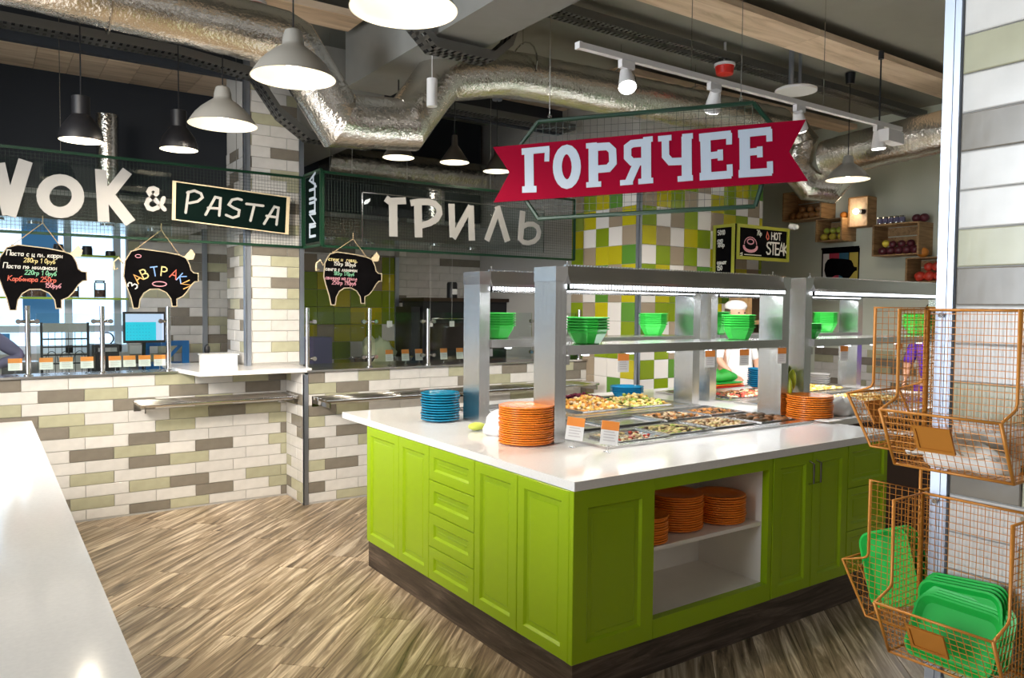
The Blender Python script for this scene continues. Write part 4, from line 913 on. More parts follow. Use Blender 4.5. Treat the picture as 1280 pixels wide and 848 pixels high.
side_cab(3.087, 2.729, 'narrow lime green cabinet door right of the four drawers', [('door', 2.729, 3.087, ZB, ZT)])
side_cab(2.729, 2.384, 'lime green cabinet at the near corner of the island', [('door', 2.366, 2.729, ZB, ZT)])
# front: faces -Y
def front_cab(x0, x1, label, fronts, handles=()):
    t = thing('base_cabinet', label, 'cabinet', ((x0+x1)/2, Y0i+.25, ZB), group='lime green island cabinets')
    MB().box(x0+.001, x1-.001, Y0i+.001, Y0i+.5, ZB, ZT).build('body', M['lime'], t)
    for nm, a, b, z0, z1 in fronts:
        g_ = .0018
        o = panel_front((a+g_, Y0i, z0+g_), (1, 0, 0), (0, -1, 0), b-a-2*g_, z1-z0-2*g_, frame=.035 if nm == 'drawer' else .055).build(nm, M['lime'], t)
        for hx in handles:
            if a < hx < b:
                MB().tube([(hx, Y0i-.018, ZT-.045), (hx, Y0i-.045, ZT-.055), (hx, Y0i-.045, ZT-.155), (hx, Y0i-.018, ZT-.165)], .006, 8).build('handle', M['chrome'], o, smooth=True)
    return t
t = thing('end_panel', 'lime green recessed front panel left of the plate niche', 'panel', (2.17, Y0i+.1, ZB))
MB().box(X0i-.018, 2.380, Y0i-.0, Y0i+.02, ZB, ZT).build('backing', M['lime'], t)
panel_front((X0i-.018, Y0i-.0005, ZB), (1, 0, 0), (0, -1, 0), 2.380-X0i+.018, ZT-ZB, frame=.075).build('panel', M['lime'], t)
# open niche with plates
nx0, nx1 = 2.382, 3.193
t = thing('niche_cabinet', 'open white-lined niche with a shelf of orange plates in green front', 'cabinet', ((nx0+nx1)/2, Y0i+.28, ZB))
NZ0, NZ1 = .245, .815
fr_ = MB(); yf = Y0i-.018
fr_.box(nx0, nx1, yf, Y0i+.02, ZB, NZ0).box(nx0, nx1, yf, Y0i+.02, NZ1, ZT).box(nx1-.028, nx1, yf, Y0i+.02, NZ0, NZ1)
fr_.build('face_frame', M['lime'], t)
ni = MB(); yb = Y0i+.42
ni.box(nx0-.16, nx1, yb, yb+.018, ZB, ZT).box(nx0-.16, nx0-.145, Y0i+.023, yb, ZB, ZT).box(nx1-.028, nx1-.002, Y0i+.021, yb, ZB, ZT).box(nx0-.145, nx1-.028, Y0i+.023, yb, NZ0-.02, NZ0).box(nx0-.145, nx1-.028, Y0i+.023, yb, NZ1, NZ1+.015)
ni.build('lining', M['niche'], t)
SHZ = .547
MB().box(nx0-.144, nx1-.029, Y0i+.024, yb-.001, SHZ-.018, SHZ).build('shelf', M['niche'], t)
front_cab(3.197, 3.841, 'lime green two-door cabinet with steel handles beside the plate niche', [('door', 3.197, 3.52, ZB, ZT), ('door', 3.52, 3.841, ZB, ZT)], handles=(3.490, 3.550))
d3 = (ZT-ZB)/3
front_cab(3.843, 4.234, 'lime green drawer cabinet at the far right end of the front', [('drawer', 3.843, 4.234, ZB+i*d3, ZB+(i+1)*d3) for i in range(3)])
t = thing('worktop', 'white quartz worktop of the island with green cabinets', 'worktop', (3.1, 3.4, .87))
wt = MB().box(1.925, 4.30, 2.335, 4.72, .87, .908); wt.build('slab', M['stone'], t)
MB().box(4.302, 6.62, 2.78, 4.72, .87, .908).build('slab', M['stone'], t)
tag(MB().box(4.36, 6.5, 2.86, 4.3, .0, .869).build('rear_cabinet', mat('dark_red_brown_panel', (.045, .014, .010), .5)), 'dark brown base under the rear part of the white worktop', 'cabinet')

# hot-food wells
def well(x0, x1, y0, y1, label):
    t = thing('bain_marie', label, 'food well', ((x0+x1)/2, (y0+y1)/2, .908))
    b = MB(); z0, z1 = .909, .921
    b.box(x0, x1, y0, y0+.065, z0, z1).box(x0, x1, y1-.045, y1, z0, z1).box(x0, x0+.06, y0+.065, y1-.045, z0, z1).box(x1-.05, x1, y0+.065, y1-.045, z0, z1)
    b.build('rim', M['steelh'], t)
    MB().box(x0+.06, x1-.05, y0+.065, y1-.045, z0, z0+.002).build('deck', M['steelh'], t)
    return t
well(2.505, 4.20, 2.80, 3.66, 'steel hot-food well along the front of the island')
well(2.56, 4.20, 3.70, 4.46, 'steel food well in the rear row of the island')
well(4.56, 6.30, 2.95, 3.70, 'steel food well behind the right orange plate stack')
well(4.56, 6.30, 3.74, 4.50, 'steel food well at the far right back of the island')
FOOD = {k: mat('food_'+k, c, .6, noise=.35, nscale=20, rnd=.05) for k, c in dict(potato=(.62, .36, .07), carrot=(.62, .25, .04), rice=(.66, .52, .22), greenveg=(.30, .38, .06), brown=(.10, .055, .02), meat=(.36, .16, .06), cream=(.70, .52, .30), beet=(.13, .008, .03), red=(.5, .05, .03), noodle=(.60, .46, .18)).items()}
def pan(cx, cy, w, d, label, foods, zr=.924, depth=.035, heap=.012, n=90, size=.013, long=1, group='food pans in the island wells'):
    t = thing('food_pan', label, 'pan', (cx, cy, zr-depth), group=group)
    b = MB(); x0, x1, y0, y1 = cx-w/2, cx+w/2, cy-d/2, cy+d/2; rr = .012
    z = [(0, zr), (.0, zr+.002), (rr, zr+.002), (rr+.003, zr-.012), (rr+.006, zr-.0135)]
    vs = []; fs = []
    for i, h in z: vs += [(x0+i, y0+i, h), (x1-i, y0+i, h), (x1-i, y1-i, h), (x0+i, y1-i, h)]
    for i in range(len(z)-1):
        for k in range(4): a = i*4+k; c = i*4+(k+1) % 4; fs.append((a, c, c+4, a+4))
    fs.append(tuple(len(z)*4-4+k for k in range(4))); b.add(vs, fs); b.build('pan_body', M['steelh'], t)
    if foods:
        f = MB(); r = random.Random(int(cx*100+cy*1000))
        for i in range(n):
            px_ = r.uniform(-1, 1); py_ = r.uniform(-1, 1); x = cx+px_*(w/2-.028); y = cy+py_*(d/2-.028)
            hz = zr-.011+heap*(1-max(abs(px_), abs(py_))**2)*r.uniform(.5, 1.15)+.004; s = size*r.uniform(.7, 1.2); f.mi = r.randrange(len(foods))
            f.ball((x, y, hz), s, 6, 4, sx=r.uniform(.8, 1.2)*long, sy=r.uniform(.7, 1.2), sz=r.uniform(.5, .8))
        tag(f.build('food', [FOOD[k] for k in foods], t, smooth='all'), None, kind='stuff')
    return t
pan(2.83, 2.99, .36, .28, 'steel pan with a little red and white salad nearest the price cards', ['cream', 'red', 'rice'], n=70, heap=.004, size=.011)
pan(3.21, 3.03, .36, .30, 'pan of yellow pasta with dark mushrooms, second in the front row', ['noodle', 'greenveg', 'brown', 'noodle'], n=200, size=.012, long=1.5)
pan(3.62, 3.06, .38, .30, 'pan of pale chopped salad, third in the front row', ['cream', 'rice', 'meat'], n=190, size=.013, heap=.018)
pan(4.00, 3.05, .33, .30, 'pan of dark brown meatballs at the right end of the front row', ['brown', 'brown', 'meat'], n=46, size=.030, heap=.014)
pan(3.20, 3.40, .36, .28, 'empty steel pan lid between the posts', [], depth=.03)
pan(2.80, 3.40, .36, .28, 'empty steel pan left of the lid in the middle of the well', [], depth=.03)
pan(3.60, 3.40, .38, .28, 'pan of pinkish cut meat in the second row', ['cream', 'meat', 'carrot', 'brown'], n=120, size=.016, heap=.014)
pan(4.00, 3.42, .34, .28, 'pan of brown and orange stew in the second row', ['meat', 'brown', 'carrot'], n=120, size=.014, heap=.008)
gp = 'food pans in the rear island wells'
pan(3.42, 4.02, .42, .40, 'pan heaped with orange and yellow roast vegetables', ['carrot', 'potato', 'potato', 'cream'], n=320, size=.017, heap=.07, group=gp)
pan(3.86, 4.02, .40, .40, 'pan heaped with yellow-green vegetables beside the roast vegetables', ['potato', 'greenveg', 'rice', 'noodle'], n=320, size=.015, heap=.06, group=gp)
pan(3.60, 4.33, .50, .17, 'pan of dark purple beetroot behind the vegetables', ['beet'], n=170, size=.015, heap=.05, group=gp)
pan(2.90, 4.05, .44, .40, 'empty steel pan beside the left rear post', [], group=gp)
pan(5.80, 3.98, .80, .34, 'pan of golden fried food under the right hood', ['potato', 'carrot', 'potato', 'rice'], n=260, size=.022, heap=.03, group=gp)
pan(5.05, 3.98, .60, .34, 'pan of dark skewered meat between the middle posts', ['red', 'meat', 'brown', 'cream'], n=240, size=.018, heap=.03, group=gp)
pan(5.05, 3.32, .50, .44, 'pan of yellow rice behind the right orange plates', ['rice', 'noodle', 'cream'], n=240, size=.018, heap=.03, group=gp)
pan(5.65, 3.32, .50, .44, 'pan of pale salad behind the orange wire basket', ['cream', 'potato', 'rice'], n=240, size=.018, heap=.03, group=gp)

# food guards: four steel frames with hood, light strip and bowl shelf
POSTW, POSTD = .072, .18
def guard(x0, x1, yp, label, ledlbl):
    t = thing('food_guard', label, 'food guard', ((x0+x1)/2, yp+.09, .908), group='steel food guards over the island wells')
    ZH0, ZH1 = 1.722, 1.815
    for px_ in (x0, x1-POSTW):
        b = MB(); zz = .9085
        b.box(px_, px_+POSTW, yp, yp+POSTD, zz, ZH0+.012)
        b.build('post', M['steel'], t)
        MB().box(px_-.003, px_+POSTW+.003, yp-.003, yp+POSTD+.003, ZH0+.013, ZH1-.004).build('post_cap', M['steelh'], t)
    a, c = x0+POSTW+.002, x1-POSTW-.002
    # hood: box with a front leaning back
    h_ = MB(); yf, yb_ = yp-.030, yp+POSTD+.03
    pts = [(a, yf, ZH0), (a, yf+.012, ZH0+.018), (a, yf+.045, ZH1), (a, yb_-.045, ZH1), (a, yb_-.012, ZH0+.018), (a, yb_, ZH0)]
    h_.prism(pts, (c-a, 0, 0)); h_.build('hood', M['steelh'], t)
    # ribbed reflector and light strips below
    rb = MB(); x = a+.01
    while x < c-.01:
        rb.box(x, x+.006, yf+.02, yf+.10, ZH0-.032, ZH0-.001); x += .020
    rb.build('reflector_ribs', M['chrome'], t)
    tag(MB().box(a+.01, c-.01, yf+.003, yf+.016, ZH0-.020, ZH0-.001).build('light_strip', M['led'], t), 'lit strip under the hood edge')
    fr2 = MB(); x = a+.012
    while x < c-.01:
        fr2.box(x, x+.007, yf-.001, yf+.002, ZH0-.021, ZH0-.001); x += .0215
    fr2.build('diffuser_ribs', M['steelh'], t)
    tr = MB()
    for k in range(int((c-a)/.022)): tr.box(a+.012+k*.022, a+.012+k*.022+.010, yf+.055, yf+.075, ZH1+.001, ZH1+.009)
    tr.build('vent_ribs', M['steelh'], t)
    for px_ in (a+.04, c-.04): MB().tube([(px_, yp+.05, ZH1), (px_, yp+.05, ZH1+.022)], .004, 8).ball((px_, yp+.05, ZH1+.026), .006, 8, 5).build('bolt', M['chrome'], t, smooth=True)
    # bowl shelf with steel lip, light below
    zs = 1.408
    MB().box(a, c, yp+.004, yp+.30, zs-.006, zs).build('shelf', M['steelh'], t)
    MB().box(a, c, yp-.022, yp+.003, zs-.048, zs+.001).build('shelf_lip', M['steelh'], t)
    for px_ in (a, c-.02): MB().prism([(px_, yp, zs-.055), (px_, yp+.09, zs-.055), (px_, yp+.02, zs-.10), (px_, yp, zs-.10)], (.02, 0, 0)).build('bracket', M['steelh'], t)
    lt = MB()
    for k in range(int((c-a)/.32)): lt.box(a+.14+k*.32, a+.17+k*.32, yp+.02, yp+.05, zs-.058, zs-.05)
    tag(lt.build('shelf_lamp', M['led'], t), 'row of small lit lamps under the shelf')
    light('AREA', 'hood_light', ((a+c)/2, yp+.1, ZH0-.02), ledlbl*1.6, (.92, .96, 1), c-a-.2, .1, parent=t).matrix_parent_inverse = Matrix.Translation(t.location).inverted()
    light('AREA', 'shelf_light', ((a+c)/2, yp+.15, zs-.062), ledlbl*.35, (.95, .97, 1), c-a-.2, .1, parent=t).matrix_parent_inverse = Matrix.Translation(t.location).inverted()
    return t
guard(2.385, 4.305, 3.06, 'steel food guard at the front left, nearest the orange plate stack', 9)
guard(2.405, 4.305, 3.81, 'steel food guard in the rear row beside the blue plates', 7)
guard(4.430, 6.42, 3.03, 'steel food guard at the front right above the ladles', 8)
guard(4.455, 6.46, 3.84, 'steel food guard at the far right in the rear row', 7)
# thin post of the rear frame seen between
# ---------------------------------------------------------------- crockery
def plate_mesh(r, h, m, nm, hole=True):
    b = MB(); b.lathe([(0, .003), (r*.62, .003), (r*.72, h*.55), (r*.97, h), (r, h-.0015), (r, h-.0075), (r*.98, h-.009), (r*.74, h*.55-.007), (r*.66, 0), (0, 0)], 28, close=True)
    return b
def stack(n, step, r, h, m, pos, lbl, name, cat, group, wob=.003, seed=1):
    src = plate_mesh(r, h, m, name).mesh(name, M[m], smooth=True); rr = random.Random(seed)
    for i in range(n):
        o = bpy.data.objects.new(name, src); COL.objects.link(o)
        o.location = (pos[0]+rr.uniform(-wob, wob), pos[1]+rr.uniform(-wob, wob), pos[2]+i*step+.0005)
        k = n-1-i; od = ('bottom' if i == 0 else ORD[k])
        tag(o, f'{lbl}, {od}', cat, group)
stack(17, .0112, .142, .016, 'orange', (2.285, 3.165, .9085), 'orange plate in stack beside the near steel post', 'plate', 'plate', 'orange plates stacked at the near post')
stack(11, .0135, .142, .017, 'orange', (4.345, 2.925, .9085), 'orange plate in stack on worktop near green ladles', 'plate', 'plate', 'orange plates stacked beside the ladles')
stack(11, .0155, .118, .020, 'blue', (2.345+.02-.08, 4.06, .9085), 'teal blue plate in stack by the left rear post', 'plate', 'plate', 'teal blue plates stacked by the rear post', seed=4, wob=.004)
stack(11, .0110, .108, .015, 'orange', (2.462, Y0i+.125, SHZ), 'orange plate on niche shelf, left short stack', 'plate', 'plate', 'orange plates in the niche, left stack', seed=5)
stack(15, .0110, .135, .016, 'orange', (2.745, Y0i+.205, SHZ), 'orange plate on niche shelf, tall middle stack', 'plate', 'plate', 'orange plates in the niche, middle stack', seed=6)
stack(12, .0112, .126, .015, 'orange', (3.025, Y0i+.165, SHZ), 'orange plate on niche shelf, right stack', 'plate', 'plate', 'orange plates in the niche, right stack', seed=8)
stack(9, .018, .095, .022, 'blueb', (5.60, 4.28, .9215), 'bright blue plate in stack at far right of island', 'plate', 'plate', 'blue plates at the far right', seed=9)
# blue oval dishes by the rear post
for i in range(4):
    b = MB(); b.lathe([(0, .002), (.085, .002), (.115, .040), (.128, .043), (.128, .039), (.112, .036), (.09, -.001), (0, -.001)], 28, close=True)
    o = b.build('bowl', M['blueb'], smooth=True); o.location = (4.05, 4.30, .926+i*.013)
    tag(o, f'bright blue bowl nested beside the yellow-green vegetables, {"bottom" if i == 0 else ORD[3-i]}', 'bowl', 'bright blue nested bowls')
# green square bowls, nested
def bowlmesh(w):
    b = MB(); lv = [(w*.26, 0), (w*.30, .004), (w*.43, w*.27), (w*.435, w*.275), (w*.44, w*.37), (w*.5, w*.375), (w*.5, w*.400), (w*.485, w*.405), (w*.455, w*.37), (w*.42, w*.27), (w*.26, .010)]
    vs = []; fs = []; n = 8
    for r, z in lv:
        c = r*.42
        for x, y in ((r, -r+c), (r, r-c), (r-c, r), (-r+c, r), (-r, r-c), (-r, -r+c), (-r+c, -r), (r-c, -r)): vs.append((x, y, z))
    for i in range(len(lv)-1):
        for k in range(n): a = i*n+k; q = i*n+(k+1) % n; fs.append((a, q, q+n, a+n))
    fs += [tuple(reversed(range(n))), tuple((len(lv)-1)*n+k for k in range(n))]
    return b.add(vs, fs).mesh('bowl', M['bowl'])
bm0 = bowlmesh(.205)
def bowls(n, x, y, lbl, gr, rz=0, z=1.4085, step=.0150, sc=1):
    for i in range(n):
        o = bpy.data.objects.new('square_bowl', bm0); COL.objects.link(o); o.location = (x, y, z+i*step*sc); o.rotation_euler = (0, 0, rz); o.scale = (sc, sc, sc)
        tag(o, f'{lbl}, {"bottom" if i == 0 else ORD[n-1-i]}', 'bowl', gr)
bowls(5, 2.68, 3.16, 'green square bowl in low stack next to near post', 'green bowls next to the near post', rz=.35)
bowls(6, 4.00, 3.22, 'green square bowl in front of middle posts', 'green bowls in front of the middle posts', rz=.75)
bowls(4, 4.66, 3.16, 'dark green bowl low stack right of middle post', 'green bowls just right of the middle posts', rz=.75, sc=.8)
bowls(6, 2.64, 3.98, 'green square bowl in tall stack on rear left shelf', 'green bowls on the rear left shelf', rz=.1)
bowls(6, 4.03, 4.01, 'green square bowl on rear shelf, right end', 'green bowls on the rear shelf right end', rz=.75)
bowls(7, 4.70, 4.01, 'green square bowl far behind the middle posts', 'green bowls far behind the middle posts', rz=.1)
bowls(7, 6.18, 4.03, 'light green bowl in rear right stack', 'green bowls on the rear right shelf', rz=.75)
bowls(7, 6.18, 3.20, 'green square bowl seen through the wire basket', 'green bowls behind the wire basket', rz=.75)

# price cards on stands / clips
gc = 'price cards on clear stands at the near end of the island'
card((2.40, 2.93, .9085), -.62, 'orange and white price card beside the near orange plate stack', gc, w=.088, h=.112).rotation_euler[1] = .13
card((2.465, 2.745, .9085), -.50, 'orange and white price card at the corner of the front food well', gc, w=.088, h=.112).rotation_euler[1] = .13
gc = 'price cards clipped under the front bowl shelf'
for i, (x, l) in enumerate(((2.83, 'left one, above the salad pan'), (3.52, 'second, above the chopped salad pan'), (3.83, 'third, beside the rear middle post'), (4.20, 'right one, beside the middle post'))):
    card((x, 3.035, 1.358), -.2, f'price card clipped under front bowl shelf, {l}', gc, stand=False, hang=True, h=.10, w=.07, lean=0)
for x, l in ((4.85, 'left one, behind the ladles'), (5.55, 'right one, seen through the wire basket')):
    card((x, 3.01, 1.358), -.2, f'price card clipped under right bowl shelf, {l}', 'price cards clipped under the right bowl shelf', stand=False, hang=True, h=.10, w=.07, lean=0)
t_ = card((3.0, 3.78, 1.355), -.35, 'plain white card hanging under the rear left shelf', None, stand=False, hang=True, h=.11, w=.09, lean=0)
o = MB().prism([(3.0, 3.86, 1.43), (3.10, 3.86, 1.43), (3.12, 3.87, 1.55), (3.02, 3.87, 1.55)], (0, .003, 0)).build('table_sign', M['card']); tag(o, 'blank white sign standing on the rear left bowl shelf', 'sign')
MB().tube([(3.055, 3.865, 1.409), (3.055, 3.862, 1.432)], .003, 6).lathe([(0, 1.409), (.015, 1.409), (.015, 1.412), (0, 1.412)], 12, 3.055, 3.865).build('stand', M['chrome'], o)
# green ladles standing in a jar between the middle posts and the plates
jr = thing('utensil_jar', 'clear jar holding green spoons between the two middle posts', 'jar', (4.368, 3.12, .9085))
lm = mat('lime_silicone', (.42, .50, .02), .35)
pj = (4.368, 3.12)
MB().lathe([(.050, .9085), (.055, .911), (.055, 1.03), (.052, 1.03), (.052, .914), (0, .914)], 20, *pj).build('glass_body', M['glass'], jr, smooth=True)
for i, (dx, dy, h_) in enumerate(((-.035, 0, 1.16), (-.012, .02, 1.19), (.012, -.02, 1.18), (.04, .01, 1.15), (.022, .028, 1.20), (-.028, -.028, 1.13))):
    b = MB(); p0 = (pj[0]+dx*.6, pj[1]+dy*.6, .92); p1 = (pj[0]+dx*1.2, pj[1]+dy*1.4, h_-.09)
    b.tube([p0, p1], .006, 8)
    q = Vector(p1); b.ball((q.x+dx*.3, q.y+dy*.3, h_-.04), .07, 10, 8, sx=.22, sy=.42, sz=1.0)
    o = b.build('ladle', lm, smooth='all'); tag(o, 'lime green spoon in the clear jar, ' + ['leftmost', 'second from left', 'middle front', 'rightmost', 'second from right, tallest', 'short one at the front left'][i], 'ladle', 'lime green ladles in the jar')
# crumpled napkin and small yellow-green item behind the near plate stack
crumple((2.33, 3.43, .909), .10, 1.0, .8, .8, 2, 'cloth_bundle', M['apron'], 'crumpled white cloth behind the near orange plate stack', 'cloth')
o = MB().tube([(2.30, 3.60, .935), (2.52, 3.50, .945)], .013, 10).ball((2.265, 3.61, .935), .045, 12, 8, 1.2, .8, .5).build('serving_spoon', mat('pale_lime_plastic', (.55, .62, .10), .4), smooth='all'); tag(o, 'pale lime serving spoon lying behind the white cloth', 'spoon')
crumple((4.72, 2.93, .909), .12, 1.2, .8, .6, 5, 'cloth_bundle', M['apron'], 'white cloth heap right of the right orange plates', 'cloth')
o = MB().box(4.21, 4.36, 2.70, 2.80, .921, .924).build('flat_card', M['paper']); o.matrix_world = Matrix.Rotation(0, 4, 'Z'); tag(o, 'flat white card lying at the well corner by the right plates', 'card')
# folded green towels and red trays held by the server
for i, (z, m, l) in enumerate(((1.0, 'red', 'red'), (1.015, 'orange', 'orange'), (1.03, 'traypl', 'green'))):
    tag(MB().box(4.86, 5.26, 4.16+.01*i, 4.40, z-.045, z-.034).build('cutting_board', M[m]), f'{l} board lying at the back of the island by the server', 'cutting board')
crumple((5.10, 4.30, 1.0), .12, 1.3, .8, .5, 12, 'cloth_bundle', M['bowl'], 'bright green cloth on the boards in front of the server', 'cloth')
# clear dish stack and white dishes at far right
for i in range(5):
    b = MB(); b.lathe([(0, .002), (.06, .002), (.095, .022), (.095, .018), (.062, -.001), (0, -.001)], 20, close=True)
    o = b.build('saucer', M['white'], smooth=True); o.location = (6.30, 4.15, .928+i*.018); tag(o, f'white dish in small stack at far right of island, {"bottom" if i == 0 else ORD[4-i]}', 'dish', 'white dishes at the far right of the island')
# ---------------------------------------------------------------- white counter at the lower left
t = thing('counter', 'long white stone counter at the lower left of the picture', 'counter', (-.35, 3, .87))
MB().box(-1.4, .232, .35, 5.30, .868, .908).build('slab', M['stone'], t)
MB().box(-1.3, .19, .40, 5.25, 0, .867).build('base', M['niche'], t)

# ---------------------------------------------------------------- pendant lamps
def lamp_proto(name, label, R0, H0, m, neck, key, flare=1.0, zc=3.79, canopy=True):
    """origin at the centre of the rim"""
    t = thing(name, label, 'pendant lamp', (0, 0, 0), local=True)
    k = neck
    if key == 'cone':      # wide cone with a cylindrical neck
        out = [(R0, 0), (R0*.93, H0*.10), (R0*.80, H0*.27), (R0*.62, H0*.43), (R0*.43, H0*.56), (R0*.27, H0*.66), (k, H0*.70), (k*.97, H0*.80), (k*.78, H0*.96), (k*.5, H0), (0, H0)]
    elif key == 'small': out = [(R0, 0), (R0*.90, H0*.10), (R0*.60, H0*.34), (R0*.40, H0*.50), (k, H0*.64), (k*.9, H0*.95), (k*.8, H0), (0, H0)]
    else:                  # bell with a broad cylinder on top
        out = [(R0, 0), (R0*.98, H0*.12), (R0*.86, H0*.30), (R0*.66, H0*.44), (R0*.50, H0*.54), (k, H0*.58), (k, H0*.99), (k*.9, H0), (0, H0)]
    b = MB(); b.lathe(out, 36, close=True); b.build('shade', m, t, smooth=True)
    inn = [(r-.004 if r > .01 else 0, z-.004 if z > 0 else .0005) for r, z in out[:6]]+[(0, out[5][1])]
    MB().lathe([(R0, 0)]+inn, 36, close=True).build('shade_lining', M['lampin'], t, smooth=True)
    MB().ball((0, 0, H0*.26), .038 if R0 > .15 else .026, 14, 10).build('bulb', M['bulb'], t, smooth='all')
    return t
def hang(src, loc, label, group, power, col=(1, .88, .70), ztop=3.79, canm=None):
    if 'used' in src:
        o = src.copy(); COL.objects.link(o); o.location = loc; o['label'] = label; o['group'] = group
        for ch in src.children:
            if ch.name.split('.')[0] in ('shade', 'shade_lining', 'bulb'): c_ = ch.copy(); COL.objects.link(c_); c_.parent = o
    else: o = put(src, loc, label, group); src['used'] = 1
    h_ = src['H']
    c = MB().tube([(0, 0, h_), (0, 0, ztop-loc[2]-.10)], .004, 6).build('cord', M['black'], o)
    MB().lathe([(0, ztop-loc[2]-.11), (.042, ztop-loc[2]-.11), (.05, ztop-loc[2]-.02), (.05, ztop-loc[2]), (0, ztop-loc[2])], 18).build('ceiling_cup', canm or M['black'], o, smooth=True)
    if ztop < 3.7: MB().tube([(0, 0, ztop-loc[2]), (0, 0, 3.795-loc[2])], .006, 6).build('ceiling_rod', M['black'], o)
    l_ = light('SPOT', 'lamp_light', (0, 0, h_*.22), power, col, .04, spot=165, parent=o); l_.data.spot_blend = .3
    return o
A_ = lamp_proto('pendant_lamp', 'x', .215, .25, M['grey'], .055, 'cone'); A_['H'] = .25
ga = 'large grey cone pendant lamps'
hang(A_, (1.40, 2.80, 2.78), 'large grey pendant lamp cut off by the top edge of the picture', ga, 320)
hang(A_, (1.345, 3.95, 2.775), 'large grey pendant lamp hanging before the foil duct', ga, 320)
hang(A_, (1.305, 5.20, 2.765), 'large grey pendant lamp farthest left, above the PASTA board', ga, 300)
hang(A_, (6.62, 4.12, 2.81), 'large grey pendant lamp at the right, before the sage grey wall', ga, 40, ztop=3.895).scale = (.9, .9, .9)
B_ = lamp_proto('pendant_lamp', 'x', .125, .27, M['blackm'], .052, 'bell'); B_['H'] = .27
hang(B_, (.52, 5.42, 2.60), 'black bell-shaped pendant lamp, left one of the pair', 'black bell pendant lamps', 22, ztop=3.62)
hang(B_, (1.145, 5.74, 2.675), 'black bell-shaped pendant lamp, right one of the pair', 'black bell pendant lamps', 22, ztop=3.62)
C_ = lamp_proto('pendant_lamp', 'x', .120, .22, mat('brushed_lamp_metal', (.22, .20, .18), .3, .9), 0.026, 'small'); C_['H'] = .22
gc_ = 'small brushed metal pendant lamps'
hang(C_, (2.60, 5.28, 2.72), 'small brushed metal pendant lamp just below the sagging foil duct', gc_, 14, ztop=2.98)
hang(C_, (3.17, 5.42, 2.77), 'small brushed metal pendant lamp between duct and crimson sign', gc_, 14, ztop=3.50, canm=M['alu'])
hang(C_, (3.70, 5.60, 2.78), 'small brushed metal pendant lamp half hidden by the crimson sign', gc_, 14, ztop=3.50, canm=M['alu'])

# ---------------------------------------------------------------- ducts
def duct(name, label, pts, r, m='foil', n=20, parent=None, cat='duct'):
    # resample with slight crinkle so the foil looks wrinkled
    P = [Vector(p) for p in pts]; out = []; rads = []; rr = random.Random(len(label))
    for i in range(len(P)-1):
        L_ = (P[i+1]-P[i]).length; k = max(1, int(L_/.055))
        for j in range(k): out.append(P[i].lerp(P[i+1], j/k)); rads.append(r*(1+rr.uniform(-.015, .015)))
    out.append(P[-1]); rads.append(r)
    b = MB().tube(out, r, n, rads=rads); rv = random.Random(3)
    b.v = [(x+rv.uniform(-1, 1)*r*.014, y+rv.uniform(-1, 1)*r*.014, z+rv.uniform(-1, 1)*r*.014) for x, y, z in b.v]
    o = b.build(name, M[m], parent, smooth=True); return o if parent else tag(o, label, cat)
YD = 4.80
A1 = at('y', YD, 300, 38)
def dp(px_, py_, y=YD): return at('y', y, px_, py_)
zd = dp(320, 42).z
main_duct = duct('air_duct', 'long foil air duct under the ceiling, sagging beneath the grey beam', [(-2.5, YD, zd+.16), (.1, YD, zd+.055), (1.55, YD, zd), dp(366, 58), dp(424, 151), dp(507, 156), dp(551, 97), dp(625, 92), dp(665, 98), (6.50, YD, 3.42)], .172)
for x in (-.4, .6, 3.4, 4.4, 5.3):
    zc = zd+(.055 if x < .3 else .02) if x < 2 else 3.42
    MB().tube([(x, YD+.181*math.cos(R(a)), zc+.181*math.sin(R(a))) for a in range(0, 361, 20)], .006, 4).tube([(x, YD, zc+.17), (x, YD, 3.79)], .004, 5).build('hanger_strap', M['chrome'], main_duct)
rd = duct('air_duct', 'foil air duct running to the right above the crates', [(7.02, 4.6, 3.12), (7.02, 4.1, 3.16), (7.05, 1.2, 3.30)], .19)
duct('drooping_elbow', 'drooping foil elbow', [(6.72, 4.80, 3.42), (6.85, 4.78, 3.30), (6.80, 4.80, 3.02), (6.92, 4.72, 2.86), (7.10, 4.62, 2.84), (7.22, 4.56, 2.98), (7.24, 4.54, 3.05)], .15, parent=rd)
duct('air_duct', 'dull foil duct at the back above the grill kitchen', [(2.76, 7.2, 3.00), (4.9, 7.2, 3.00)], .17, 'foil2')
duct('air_duct', 'vertical foil duct dropping behind the grill sign', [(4.05, 7.35, 2.83), (4.05, 7.35, 2.46)], .115, 'foil')
duct('air_duct', 'vertical blue-lit foil duct dropping behind the WOK letters', [(.90, 7.35, 3.2), (.90, 7.35, 2.46)], .085, 'foil')
# extract hoods over the back
tag(MB().prism([(2.5, 6.9, 2.25), (2.5, 7.95, 2.25), (2.5, 7.95, 2.45), (2.5, 7.0, 2.45)], (2.4, 0, 0)).build('extract_hood', M['steelh']), 'long steel extract hood behind the grill sign', 'hood')
tag(MB().prism([(-1, 6.9, 2.25), (-1, 7.95, 2.25), (-1, 7.95, 2.45), (-1, 7.0, 2.45)], (2.6, 0, 0)).build('extract_hood', M['steelh']), 'long steel extract hood behind the WOK letters', 'hood')
def downlight(x, y, z, label, gr, p=7, col=(.75, .86, 1)):
    t = thing('downlight', label, 'ceiling lamp', (x, y, z), gr)
    MB().lathe([(.045, z-.0005), (.055, z-.0005), (.055, z-.012), (.045, z-.012)], 16, x, y).build('ring', M['chrome'], t, smooth=True)
    MB().lathe([(0, z-.006), (.044, z-.006), (.044, z-.009), (0, z-.009)], 16, x, y).build('lens', M['bulbw'], t)
    l_ = light('SPOT', 'downlight_light', (x, y, z-.02), p, col, .04, spot=140, parent=t); l_.matrix_parent_inverse = Matrix.Translation(t.location).inverted()
